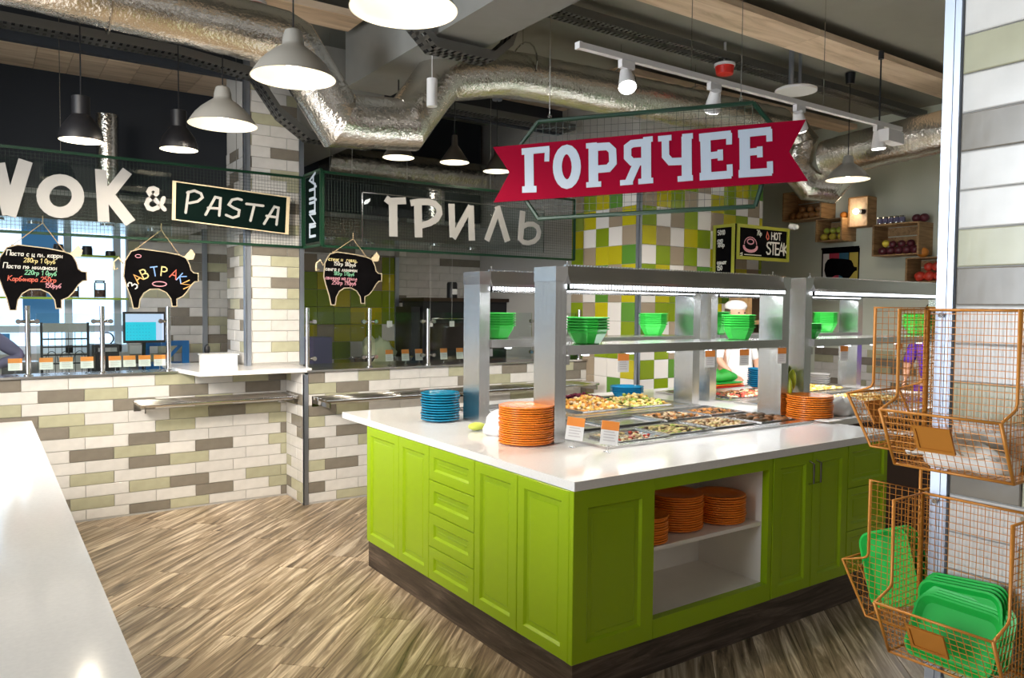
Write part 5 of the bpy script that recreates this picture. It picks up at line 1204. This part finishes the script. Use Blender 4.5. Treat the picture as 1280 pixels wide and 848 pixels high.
for i, (x, y) in enumerate(((.10, 7.1), (.36, 7.3), (.86, 7.1), (1.25, 7.3))): downlight(x, y, 2.249, f'small round downlight under the pasta kitchen hood, {["leftmost", "second", "third", "rightmost"][i]}', 'downlights under the pasta kitchen hood', 9)
for i, (x, y) in enumerate(((2.75, 7.05), (3.3, 7.35), (3.9, 7.05), (4.5, 7.3))): downlight(x, y, 2.249, f'small round downlight under the grill kitchen hood, {["leftmost", "second", "third", "rightmost"][i]}', 'downlights under the grill kitchen hood', 1.6, (1, .93, .85))

# ---------------------------------------------------------------- cable trays
def cable_tray(pts, w_, label, seg=.045):
    t = thing('cable_tray', label, 'cable tray', pts[0]); P = [Vector(p) for p in pts]; b = MB()
    for i in range(len(P)-1):
        a, c = P[i], P[i+1]; d_ = (c-a); 
        for s in (-1, 1):
            o_ = Vector((0, s*w_/2, 0)); q = [a+o_+Vector((0, -.002, -.03)), a+o_+Vector((0, .002, -.03)), a+o_+Vector((0, .002, .03)), a+o_+Vector((0, -.002, .03))]
            b.prism(q, d_)
        k = max(1, int(d_.length/seg))
        for j in range(k):
            m0 = a+d_*(j/k); m1 = a+d_*((j+.55)/k); up_ = Vector((0, 0, -.03))
            b.prism([m0+up_+Vector((0, -w_/2+.003, 0)), m1+up_+Vector((0, -w_/2+.003, 0)), m1+up_+Vector((0, w_/2-.003, 0)), m0+up_+Vector((0, w_/2-.003, 0))], (0, 0, .0015))
        b.prism([a+up_+Vector((0, -.025, 0)), c+up_+Vector((0, -.025, 0)), c+up_+Vector((0, .025, 0)), a+up_+Vector((0, .025, 0))], (0, 0, .0012))
    b.build('perforated_tray', M['tray'], t)
    c_ = MB()
    for s in (-.05, 0, .045): c_.tube([p+Vector((0, s, -.016)) for p in P], .011, 6)
    c_.build('cables', M['black'], t, smooth='all')
cable_tray([(-2, 6.08, 3.46), (1.2, 6.08, 3.44), (1.75, 6.08, 3.38), (1.95, 6.08, 3.11), (2.18, 6.08, 2.96), (2.74, 6.08, 2.96), (2.95, 6.08, 3.06), (3.15, 6.08, 3.40), (4.9, 6.08, 3.40)], .17, 'perforated cable tray along the kitchen fronts, dipping under the far beam')
cable_tray([(-2, 4.30, 3.675), (1.9, 4.30, 3.675), (2.10, 4.30, 3.60), (2.20, 4.30, 3.36), (2.34, 4.30, 3.235), (2.77, 4.30, 3.235), (2.91, 4.30, 3.36), (3.0, 4.30, 3.60), (3.15, 4.30, 3.675), (8.2, 4.30, 3.675)], .16, 'perforated cable tray curving under the near grey beam')
# emergency lamp and little fittings
p = at('y', 4.5, 540, 116); o = MB().tube([(p.x, 4.5, p.z-.09), (p.x, 4.5, p.z+.09)], .035, 14).build('sensor', M['white'], smooth=True); tag(o, 'white oblong sensor hanging below the beam by the duct', 'sensor')
MB().tube([(p.x, 4.5, p.z+.09), (p.x, 4.5, 3.29)], .003, 5).build('wire', M['white'], o)
def sensor(x, y, z, label, r=.07, red=True):
    t = thing('fire_sensor', label, 'sensor', (x, y, z))
    MB().lathe([(0, z), (r, z), (r, z-.022), (0, z-.022)], 20, x, y).build('base', M['white'], t, smooth=True)
    MB().tube([(x, y, z), (x, y, 3.795)], .012, 8).build('stem', M['white'], t)
    MB().lathe([(0, z-.0225), (r*.92, z-.0225), (r*.8, z-.085), (0, z-.09)], 20, x, y).build('cover', M['red'] if red else M['white'], t, smooth=True)
q = at('z', 3.62, 906, 80); sensor(q.x, q.y, 3.62, 'red and white fire sensor on the ceiling above the crimson sign', .085)
q = at('z', 3.62, 318, 2); sensor(q.x, q.y, 3.62, 'red fire sensor on the ceiling at the top left', .08)
t = thing('speaker', 'flat white round ceiling loudspeaker above the crimson sign tail', 'speaker', at('z', 3.46, 995, 113)); p = t.location
MB().lathe([(0, p.z-.012), (.17, p.z-.012), (.17, p.z+.006), (.14, p.z+.02), (0, p.z+.02)], 28, p.x, p.y).build('disc', M['white'], t, smooth=True); MB().tube([(p.x-.07, p.y, p.z+.02), (p.x-.07, p.y, 3.79)], .022, 8).tube([(p.x+.05, p.y, p.z+.02), (p.x+.05, p.y, 3.79)], .014, 8).build('stem', M['alu'], t)

# ---------------------------------------------------------------- spot track
YT_ = 3.25
t = thing('light_track', 'long white ceiling light track over the crimson sign', 'light track', (4.2, YT_, 3.0))
MB().box(2.68, 5.92, YT_-.018, YT_+.018, 3.0, 3.032).build('rail', M['white'], t)
MB().box(2.66, 2.68, YT_-.02, YT_+.02, 2.997, 3.034).build('end_cap', M['white'], t)
for x in (3.55, 4.9): MB().tube([(x, YT_, 3.033), (x, YT_, 3.79)], .003, 5).build('hanger_wire', M['steelh'], t)
MB().tube([(5.62, YT_, 3.033), (5.62, YT_, 3.50)], .006, 6).lathe([(0, 3.50), (.02, 3.50), (.02, 3.56), (0, 3.56)], 12, 5.62, YT_).build('feed_cable', M['black'], t)
for i, (px_, aim) in enumerate(((783, (-.35, -.55, -1)), (893, (.5, .7, -1)), (1000, (.75, .3, -1)), (1100, (.1, 0, -1)))):
    x = at('y', YT_, px_, 100).x; t = thing('track_spot', f'white track spotlight, {["leftmost, glaring", "second, behind the sign top", "third, at the sign tail", "rightmost"][i]}', 'spotlight', (x, YT_, 3.0), 'white spotlights on the track')
    MB().box(x-.05, x+.05, YT_-.016, YT_+.016, 2.955, 2.999).build('adapter', M['white'], t)
    a = Vector(aim).normalized(); c = Vector((x, YT_, 2.90))
    MB().tube([(x, YT_, 2.955), c], .010, 8).tube([c-a*.06, c+a*.02, c+a*.07], .04, 18, rads=[.032, .045, .052]).build('head', M['white'], t, smooth=True)
    MB().tube([c+a*.071, c+a*.076], .045, 18).build('lens', M['bulbw'], t)
    rot = a.to_track_quat('-Z', 'Y').to_euler(); l_ = light('SPOT', 'spot_light', c+a*.09, (60, 170, 280, 260)[i], (1, .95, .88), .03, rot=rot, spot=80, parent=t); l_.matrix_parent_inverse = Matrix.Translation(t.location).inverted()
t = thing('driver_box', 'white control box hanging near the right end of the track', 'box', at('y', 3.2, 1112, 172)); p = t.location
MB().prism([(p.x-.10, p.y-.05, p.z-.04), (p.x+.12, p.y-.05, p.z-.045), (p.x+.10, p.y-.05, p.z+.045), (p.x-.10, p.y-.05, p.z+.05)], (0, .09, 0)).build('housing', M['white'], t)

# ---------------------------------------------------------------- wire baskets on the column
T_, D_, B_D = .128, .197, .130
def basket(label, o, u, n, W0, z1):
    """o = (x, y) of the left back corner, u along the wall, n away from it"""
    t = thing('wire_basket', label, 'basket', (o[0], o[1], z1-.35), group='orange wire baskets on the tiled column')
    O = Vector((o[0], o[1], 0)); u = Vector(u); n = Vector(n); zm, zr, zb = z1-.20, z1-.222, z1-.35
    def P(a, d, z): return O+u*a+n*d+Vector((0, 0, z))
    f = MB(); r0 = .0031
    for a in (0, W0):
        f.tube([P(a, 0, zb), P(a, 0, z1), P(a, T_, z1), P(a, T_, zm+.012), P(a, T_+.004, zm+.002), P(a, T_+.014, zm-.004), P(a, D_, zr), P(a, B_D, zb), P(a, 0, zb)], r0, 6)
    for d, z in ((0, z1), (0, zb), (B_D, zb), (D_, zr)): f.tube([P(0, d, z), P(W0, d, z)], r0, 6)
    f.build('frame', M['orangew'], t, smooth='all')
    w_ = MB(); c = .0155; r1 = .00085
    def ln(p, q): w_.tube([p, q], r1, 3, caps=False)
    k = int(W0/c)
    for i in range(1, k+1):
        a = W0*i/(k+1); ln(P(a, 0, zb), P(a, 0, z1)); ln(P(a, 0, zb), P(a, B_D, zb)); ln(P(a, B_D, zb), P(a, D_, zr))
    for i in range(1, int(.35/c)+1): z = zb+i*c; ln(P(0, 0, z), P(W0, 0, z))
    for i in range(1, int(B_D/c)+1): ln(P(0, i*c, zb), P(W0, i*c, zb))
    for i in range(1, 9):
        s = i/9; ln(P(0, B_D+(D_-B_D)*s, zb+(zr-zb)*s), P(W0, B_D+(D_-B_D)*s, zb+(zr-zb)*s))
    for a in (0, W0):
        for i in range(1, int(.35/c)+1):
            z = zb+i*c
            dm = B_D+(D_-B_D)*(z-zb)/(zr-zb) if z < zr else T_
            ln(P(a, 0, z), P(a, min(dm, D_), z))
        for i in range(1, int(D_/c)+1):
            d = i*c; zt = z1 if d < T_ else zr+.01; zl = zb if d < B_D else zb+(zr-zb)*(d-B_D)/(D_-B_D)
            ln(P(a, d, zl), P(a, d, zt))
    w_.build('wire_mesh', M['orangew'], t)
    # label holder on the sloping front
    def Q(a, s, off): return P(a, B_D+(D_-B_D)*s+off, zb+(zr-zb)*s-off*.5)
    a0, a1 = W0*.28, W0*.60; lp = MB()
    lp.prism([Q(a0, .38, .004), Q(a1, .38, .004), Q(a1, .82, .004), Q(a0, .82, .004)], n*.0025)
    lp.build('label_holder', M['orangew'], t)
    e_ = MB()
    for q in ((a0, a1, .38, .43), (a0, a1, .77, .82), (a0, a0+.006, .43, .77), (a1-.006, a1, .43, .77)): e_.prism([Q(q[0], q[2], .0068), Q(q[1], q[2], .0068), Q(q[1], q[3], .0068), Q(q[0], q[3], .0068)], n*.002)
    e_.build('holder_rim', M['orangew'], t)
    h = MB()
    for a in (W0*.12, W0*.88): MB().tube([P(a, -.002, z1-.012), P(a, .006, z1-.012)], .006, 10).build('screw', M['chrome'], t, smooth=True)
    return P, zb
bn = dict(u=(0, -1, 0), n=(-1, 0, 0)); bf = dict(u=(1, 0, 0), n=(0, 1, 0))
P1_, zb1 = basket('upper orange wire basket with white papers, on the near face of the column', (1.832, .925), W0=.245, z1=1.603, **bn)
P2_, zb2 = basket('lower orange wire basket with green trays, on the near face of the column', (1.832, .925), W0=.245, z1=1.168, **bn)
P3_, zb3 = basket('upper orange wire basket reaching out on the far side of the column', (1.842, .934), W0=.245, z1=1.608, **bf)
P4_, zb4 = basket('lower orange wire basket with leaning green trays, on the far side of the column', (1.842, .934), W0=.245, z1=1.172, **bf)
# trays
def traymesh(w_, h_, th=.012):
    b = MB(); n = 5; r = .03
    def rr_(w2, h2, r2, z):
        out = []
        for cx_, cy_, a0 in ((w2-r2, h2-r2, 0), (-w2+r2, h2-r2, 90), (-w2+r2, -h2+r2, 180), (w2-r2, -h2+r2, 270)):
            for i in range(n): a = R(a0+90*i/(n-1)); out.append((cx_+r2*math.cos(a), cy_+r2*math.sin(a), z))
        return out
    L_ = [rr_(w_/2-.014, h_/2-.014, r-.008, 0), rr_(w_/2, h_/2, r, th), rr_(w_/2, h_/2, r, th+.003), rr_(w_/2-.005, h_/2-.005, r-.004, th+.003), rr_(w_/2-.017, h_/2-.017, r-.01, .003)]
    m = 4*n; vs = [v for l in L_ for v in l]; fs = []
    for i in range(len(L_)-1):
        for k in range(m): a = i*m+k; c = i*m+(k+1) % m; fs.append((a, c, c+m, a+m))
    fs += [tuple(reversed(range(m))), tuple((len(L_)-1)*m+k for k in range(m))]
    return b.add(vs, fs).mesh('tray', M['traypl'], smooth=True)
tm = traymesh(.188, .145)
def tray_at(c, up, fwd, label, gr):
    """tray standing: fwd = its open side, up = its short axis"""
    f_ = Vector(fwd).normalized(); u_ = Vector(up); u_ = (u_-f_*u_.dot(f_)).normalized(); r_ = u_.cross(f_)
    o = bpy.data.objects.new('serving_tray', tm); COL.objects.link(o)
    o.matrix_world = Matrix(((r_.x, u_.x, f_.x, c[0]), (r_.y, u_.y, f_.y, c[1]), (r_.z, u_.z, f_.z, c[2]), (0, 0, 0, 1))); tag(o, label, 'tray', gr)
for i in range(9):
    bk = i < 4; x = 1.808-.0125*i-(.006 if not bk else 0); a = R(8 if bk else 17+2*(i-4)); fy = R(7*(i-3) if bk else 0)
    z = zb2+.006+.070*math.cos(a)+(.004 if bk else -.006)
    a = R(7) if bk else R(16+3*(i-4)); x = 1.812-.0112*i+.0725*math.sin(a)
    z += .0035*(8-i); tray_at((x, .800+(.008 if bk else .004*(i-6)), z), (math.sin(a), .10 if bk else -.02, math.cos(a)), (-math.cos(a), .10 if bk else .02, math.sin(a)), f'bright green tray standing in the lower near basket, {["backmost", "second from back", "third from back", "fourth from back", "middle", "fourth from front", "third from front", "second from front", "frontmost"][i]}', 'green trays in the lower near basket')
for i in range(4):
    a = R(5+5*i)
    tray_at((1.945-.018*i, 1.026, zb4+.125), (math.sin(a)*.3, .92, -.40), (-1, .05*i, math.sin(a)*.5), f'bright green tray leaning in the lower far basket, {["backmost", "second from back", "third from back", "frontmost"][i]}', 'green trays in the lower far basket')
# papers in the upper basket
def paper(c, w_, d_, rz, tilt, label, seed):
    b = MB(); n = 6; rr_ = random.Random(seed); hz = [[rr_.uniform(0, .012) for _ in range(n+1)] for _ in range(n+1)]
    vs = [((i/n-.5)*w_, (j/n-.5)*d_, hz[i][j]) for i in range(n+1) for j in range(n+1)]+[((i/n-.5)*w_, (j/n-.5)*d_, hz[i][j]-.003) for i in range(n+1) for j in range(n+1)]
    m = (n+1)**2; fs = []
    for i in range(n):
        for j in range(n): a = i*(n+1)+j; q = (a, a+1, a+n+2, a+n+1); fs += [q, tuple(m+k for k in reversed(q))]
    for i in range(n): fs += [(i, i+1, m+i+1, m+i), (n*(n+1)+i, n*(n+1)+i+1, m+n*(n+1)+i+1, m+n*(n+1)+i), (i*(n+1), (i+1)*(n+1), m+(i+1)*(n+1), m+i*(n+1)), (i*(n+1)+n, (i+1)*(n+1)+n, m+(i+1)*(n+1)+n, m+i*(n+1)+n)]
    b.add(vs, fs); o = b.build('paper_sheet', M['paper'], smooth='all'); o.matrix_world = Matrix.Translation(c) @ Matrix.Rotation(rz, 4, 'Z') @ Matrix.Rotation(tilt, 4, 'Y'); return tag(o, label, 'paper')
paper((1.765, .86, zb1+.022), .10, .11, .2, .10, 'white paper lying flat at the left in the upper near basket', 1)
paper((1.765, .775, zb1+.030), .10, .13, -.2, .12, 'white paper in the middle of the upper near basket', 2)
paper((1.775, .78, zb1+.055), .09, .10, .5, .75, 'white paper curling up in the upper near basket', 3)
crumple((1.765, .80, zb1+.004), .050, .95, 1.9, .75, 21, 'paper_bundle', M['paper'], 'crumpled white paper bundle in the upper near basket', 'paper')
paper((1.95, 1.0, zb3+.025), .16, .10, .1, .15, 'white paper in the upper far basket', 4)

# ---------------------------------------------------------------- people
def limbskin(joints, edges, subs=1):
    me = bpy.data.meshes.new('tmp'); me.from_pydata([j[0] for j in joints], edges, []); o = bpy.data.objects.new('tmp', me); COL.objects.link(o)
    o.modifiers.new('s', 'SKIN'); sk = me.skin_vertices[0].data
    for i, j in enumerate(joints): sk[i].radius = (j[1], j[2] if len(j) > 2 else j[1]); sk[i].use_root = (i == 0)
    m = o.modifiers.new('u', 'SUBSURF'); m.levels = subs; m.render_levels = subs
    dg = bpy.context.evaluated_depsgraph_get(); ev = o.evaluated_get(dg); m2 = ev.to_mesh()
    mb = MB(); mb.add([v.co.copy() for v in m2.vertices], [tuple(p.vertices) for p in m2.polygons]); ev.to_mesh_clear()
    bpy.data.objects.remove(o); bpy.data.meshes.remove(me); return mb
def head_geo(mb, c, f, s=1.0):
    """head centred at c facing f"""
    c = Vector(c); f = Vector(f).normalized(); r = Vector((-f.y, f.x, 0)).normalized(); o = len(mb.v)
    h = MB().ball((0, 0, 0), .108*s, 16, 12, .80, .92, 1.12)
    def tr(p): return c+r*p[0]+f*p[1]+Vector((0, 0, p[2]))
    v2 = []
    for x, y, z in h.v:
        if z < -.02*s: x *= 1-.9*(-z-.02*s); y = y*(1-.5*(-z-.02*s))+.008
        v2.append(tr((x, y, z)))
    mb.add(v2, h.f)
    n = MB(); n.add([(-.012, .095, -.02), (.012, .095, -.02), (0, .122, -.018), (0, .095, .028), (0, .09, -.03)], [(0, 1, 2), (1, 3, 2), (3, 0, 2), (0, 4, 1), (0, 2, 4), (1, 4, 2)]); mb.add([tr([q*s for q in p]) for p in n.v], n.f)
    for sx in (-1, 1):
        e_ = MB().ball((sx*.086, 0, 0), .026, 8, 6, .35, .7, 1.1); mb.add([tr([q*s for q in p]) for p in e_.v], e_.f)
    return tr
def hand_geo(mb, wr, d_, side):
    """palm and five fingers from the wrist along d_"""
    d_ = Vector(d_).normalized(); s_ = Vector(side).normalized(); nn = d_.cross(s_).normalized(); w = Vector(wr)
    p = [w+s_*a+nn*b for a in (-.022, .022) for b in (-.012, .012)]+[w+d_*.085+s_*a+nn*b for a in (-.038, .038) for b in (-.011, .011)]
    mb.add(p, [(0, 1, 3, 2), (4, 6, 7, 5), (0, 4, 5, 1), (2, 3, 7, 6), (0, 2, 6, 4), (1, 5, 7, 3)])
    for i, L_ in enumerate((.062, .074, .070, .056)):
        b = w+d_*.083+s_*(-.029+.0195*i); mb.tube([b, b+d_*L_*.5+nn*.006, b+d_*L_*.85+nn*.022], .0085, 7, rads=[.009, .0085, .007])
    mb.tube([w+d_*.03+s_*-.03, w+d_*.06+s_*-.058, w+d_*.085+s_*-.066+nn*.01], .010, 7, rads=[.012, .010, .008])
def person(label, base, f, h, arms, top, hair, dress=None, apron=False, lean=0, cap=False):
    """arms: ((elbow, wrist), (elbow, wrist)) in local right/forward/up metres from the feet"""
    t = thing('person', label, 'person', (base[0], base[1], 0)); f = Vector((f[0], f[1], 0)).normalized(); r = Vector((-f.y, f.x, 0)); k = h/1.68
    def W(x, y, z): return Vector((base[0], base[1], 0))+r*(x*k)+f*(y*k)+Vector((0, 0, z*k))
    L = lean
    J = [(W(0, 0, .93), .15*k, .11*k), (W(0, L*.4, 1.12), .125*k, .10*k), (W(0, L*.8, 1.30), .15*k, .10*k), (W(0, L, 1.41), .055*k), (W(0, L*1.1, 1.50), .052*k)]
    E_ = [(0, 1), (1, 2), (2, 3), (3, 4)]
    for s, (el, wr) in zip((-1, 1), arms):
        i = len(J); J += [(W(s*.17, L*.85, 1.35), .055*k), (W(*el), .040*k), (W(*wr), .026*k)]; E_ += [(2, i), (i, i+1), (i+1, i+2)]
    for s in (-1, 1):
        i = len(J); J += [(W(s*.09, 0, .86), .085*k), (W(s*.10, .01, .48), .055*k), (W(s*.10, -.01, .10), .038*k), (W(s*.10, .13, .05), .036*k)]; E_ += [(0, i), (i, i+1), (i+1, i+2), (i+2, i+3)]
    mb = limbskin(J, E_)
    hc = W(0, L*1.2+.015, 1.575); tr = head_geo(mb, hc, f, k)
    for s, (el, wr) in zip((-1, 1), arms):
        d_ = W(*wr)-W(*el); hand_geo(mb, W(*wr), d_, f.cross(Vector((0, 0, 1))) if abs(d_.normalized().z) > .5 else Vector((0, 0, 1)))
    mb.build('body', M['skin'], t, smooth='all')
    fc = MB()
    for s in (-1, 1): fc.ball(tr((s*.034*k, .092*k, .012*k)), .011*k, 8, 6, 1, 1, .6)
    fc.build('eyes', M['black'], t); MB().ball(tr((0, .094*k, -.048*k)), .022*k, 8, 6, 1, .5, .32).build('mouth', mat('lips', (.45, .12, .10), .5), t)
    hb = MB(); hh = MB().ball((0, 0, 0), .118*k, 16, 12, .84, .95, 1.12)
    vv = []; 
    for x, y, z in hh.v: vv.append(tr((x, y-.014 if y < .03 or z > .05 else min(y-.03, .03), z+.012)))
    hb.add(vv, hh.f)
    if hair == 'long': hb.tube([tr((0, -.06, .02)), tr((0, -.085, -.10)), tr((0, -.08, -.24))], .07, 10, rads=[.08, .075, .04])
    hb.build('hair', M['hair'], t, smooth='all')
    if cap: MB().ball(tr((0, -.005, .075)), .115*k, 14, 8, .9, 1, .55).build('white_cap', M['apron'], t, smooth='all')
    # clothes follow the body
    g = 1.16
    J2 = [(J[0][0], .15*k*g, .115*k*g), (J[1][0], .128*k*g, .105*k*g), (J[2][0], .15*k*1.08, .105*k*1.1)]; E2 = [(0, 1), (1, 2)]
    for s, (el, wr) in zip((-1, 1), arms):
        i = len(J2); J2 += [(W(s*.165, L*.85, 1.35), .062*k), (W(*el), .052*k)]; E2 += [(2, i), (i, i+1)]
        if top[1] == 'long': J2.append((W(*el).lerp(W(*wr), .9), .036*k)); E2.append((i+1, i+2))
    c = limbskin(J2, E2)
    if dress:
        z0 = dress; rows_ = [(.165, .93), (.19, .75), (.21, .5), (.24, z0)]
        vs = []; n = 20
        for q, z in rows_:
            for i in range(n): a = 2*math.pi*i/n; vs.append(W(q*math.cos(a)*(1+.05*math.sin(5*a)), q*.8*math.sin(a)*(1+.05*math.sin(5*a)), z))
        c.add(vs, [(i*n+j, i*n+(j+1) % n, (i+1)*n+(j+1) % n, (i+1)*n+j) for i in range(len(rows_)-1) for j in range(n)])
    c.build('dress' if dress else 'shirt', top[0], t, smooth='all')
    if not dress:
        J3 = [(W(0, 0, .93), .155*k, .12*k)]; E3 = []
        for s in (-1, 1):
            i = len(J3); J3 += [(W(s*.09, 0, .85), .098*k), (W(s*.10, .01, .48), .072*k), (W(s*.10, -.01, .11), .062*k)]; E3 += [(0, i), (i, i+1), (i+1, i+2)]
        limbskin(J3, E3).build('trousers', M['black'], t, smooth='all')
    if apron: MB().prism([W(-.17, .135, .55), W(.17, .135, .55), W(.16, .145, 1.0), W(.10, .135+L*.8, 1.33), W(-.10, .135+L*.8, 1.33), W(-.16, .145, 1.0)], f*.006).build('apron', M['apron'], t)
    sh = MB()
    for s in (-1, 1): sh.ball(W(s*.10, .06, .045), .05*k, 10, 6, 1, 1, .9).ball(W(s*.10, .14, .035), .045*k, 10, 6, 1, 1, .75)
    sh.build('shoes', M['black'], t, smooth='all')
    return t
person('server in white top and apron reaching over the boards behind the island', (6.06, 4.97), (-.25, -1), 1.66, (((-.24, .14, 1.12), (-.16, .24, 1.0)), ((.24, .10, 1.10), (.14, .26, .98))), (M['apron'], 'short'), 'short', apron=True, lean=.05, cap=True)
person('woman in a purple dress standing behind the orange wire baskets', (7.17, 3.555), (-1, -.1), 1.66, (((-.22, .05, 1.10), (-.16, .22, 1.0)), ((.22, .05, 1.10), (.15, .22, 1.02))), (M['purple'], 'short'), 'long', dress=.18)
person('cook in a blue-grey shirt at the left edge, elbow bent behind the glass', (-.10, 6.90), (.2, -1), 1.68, (((-.30, .02, 1.17), (-.12, .10, 1.12)), ((.36, -.02, 1.19), (.12, .10, 1.12))), (M['navy'], 'long'), 'short', cap=True)

for o in bpy.data.objects:
    if '_abs' in o: del o['_abs']
    if 'H' in o: del o['H']
    if 'used' in o: del o['used']
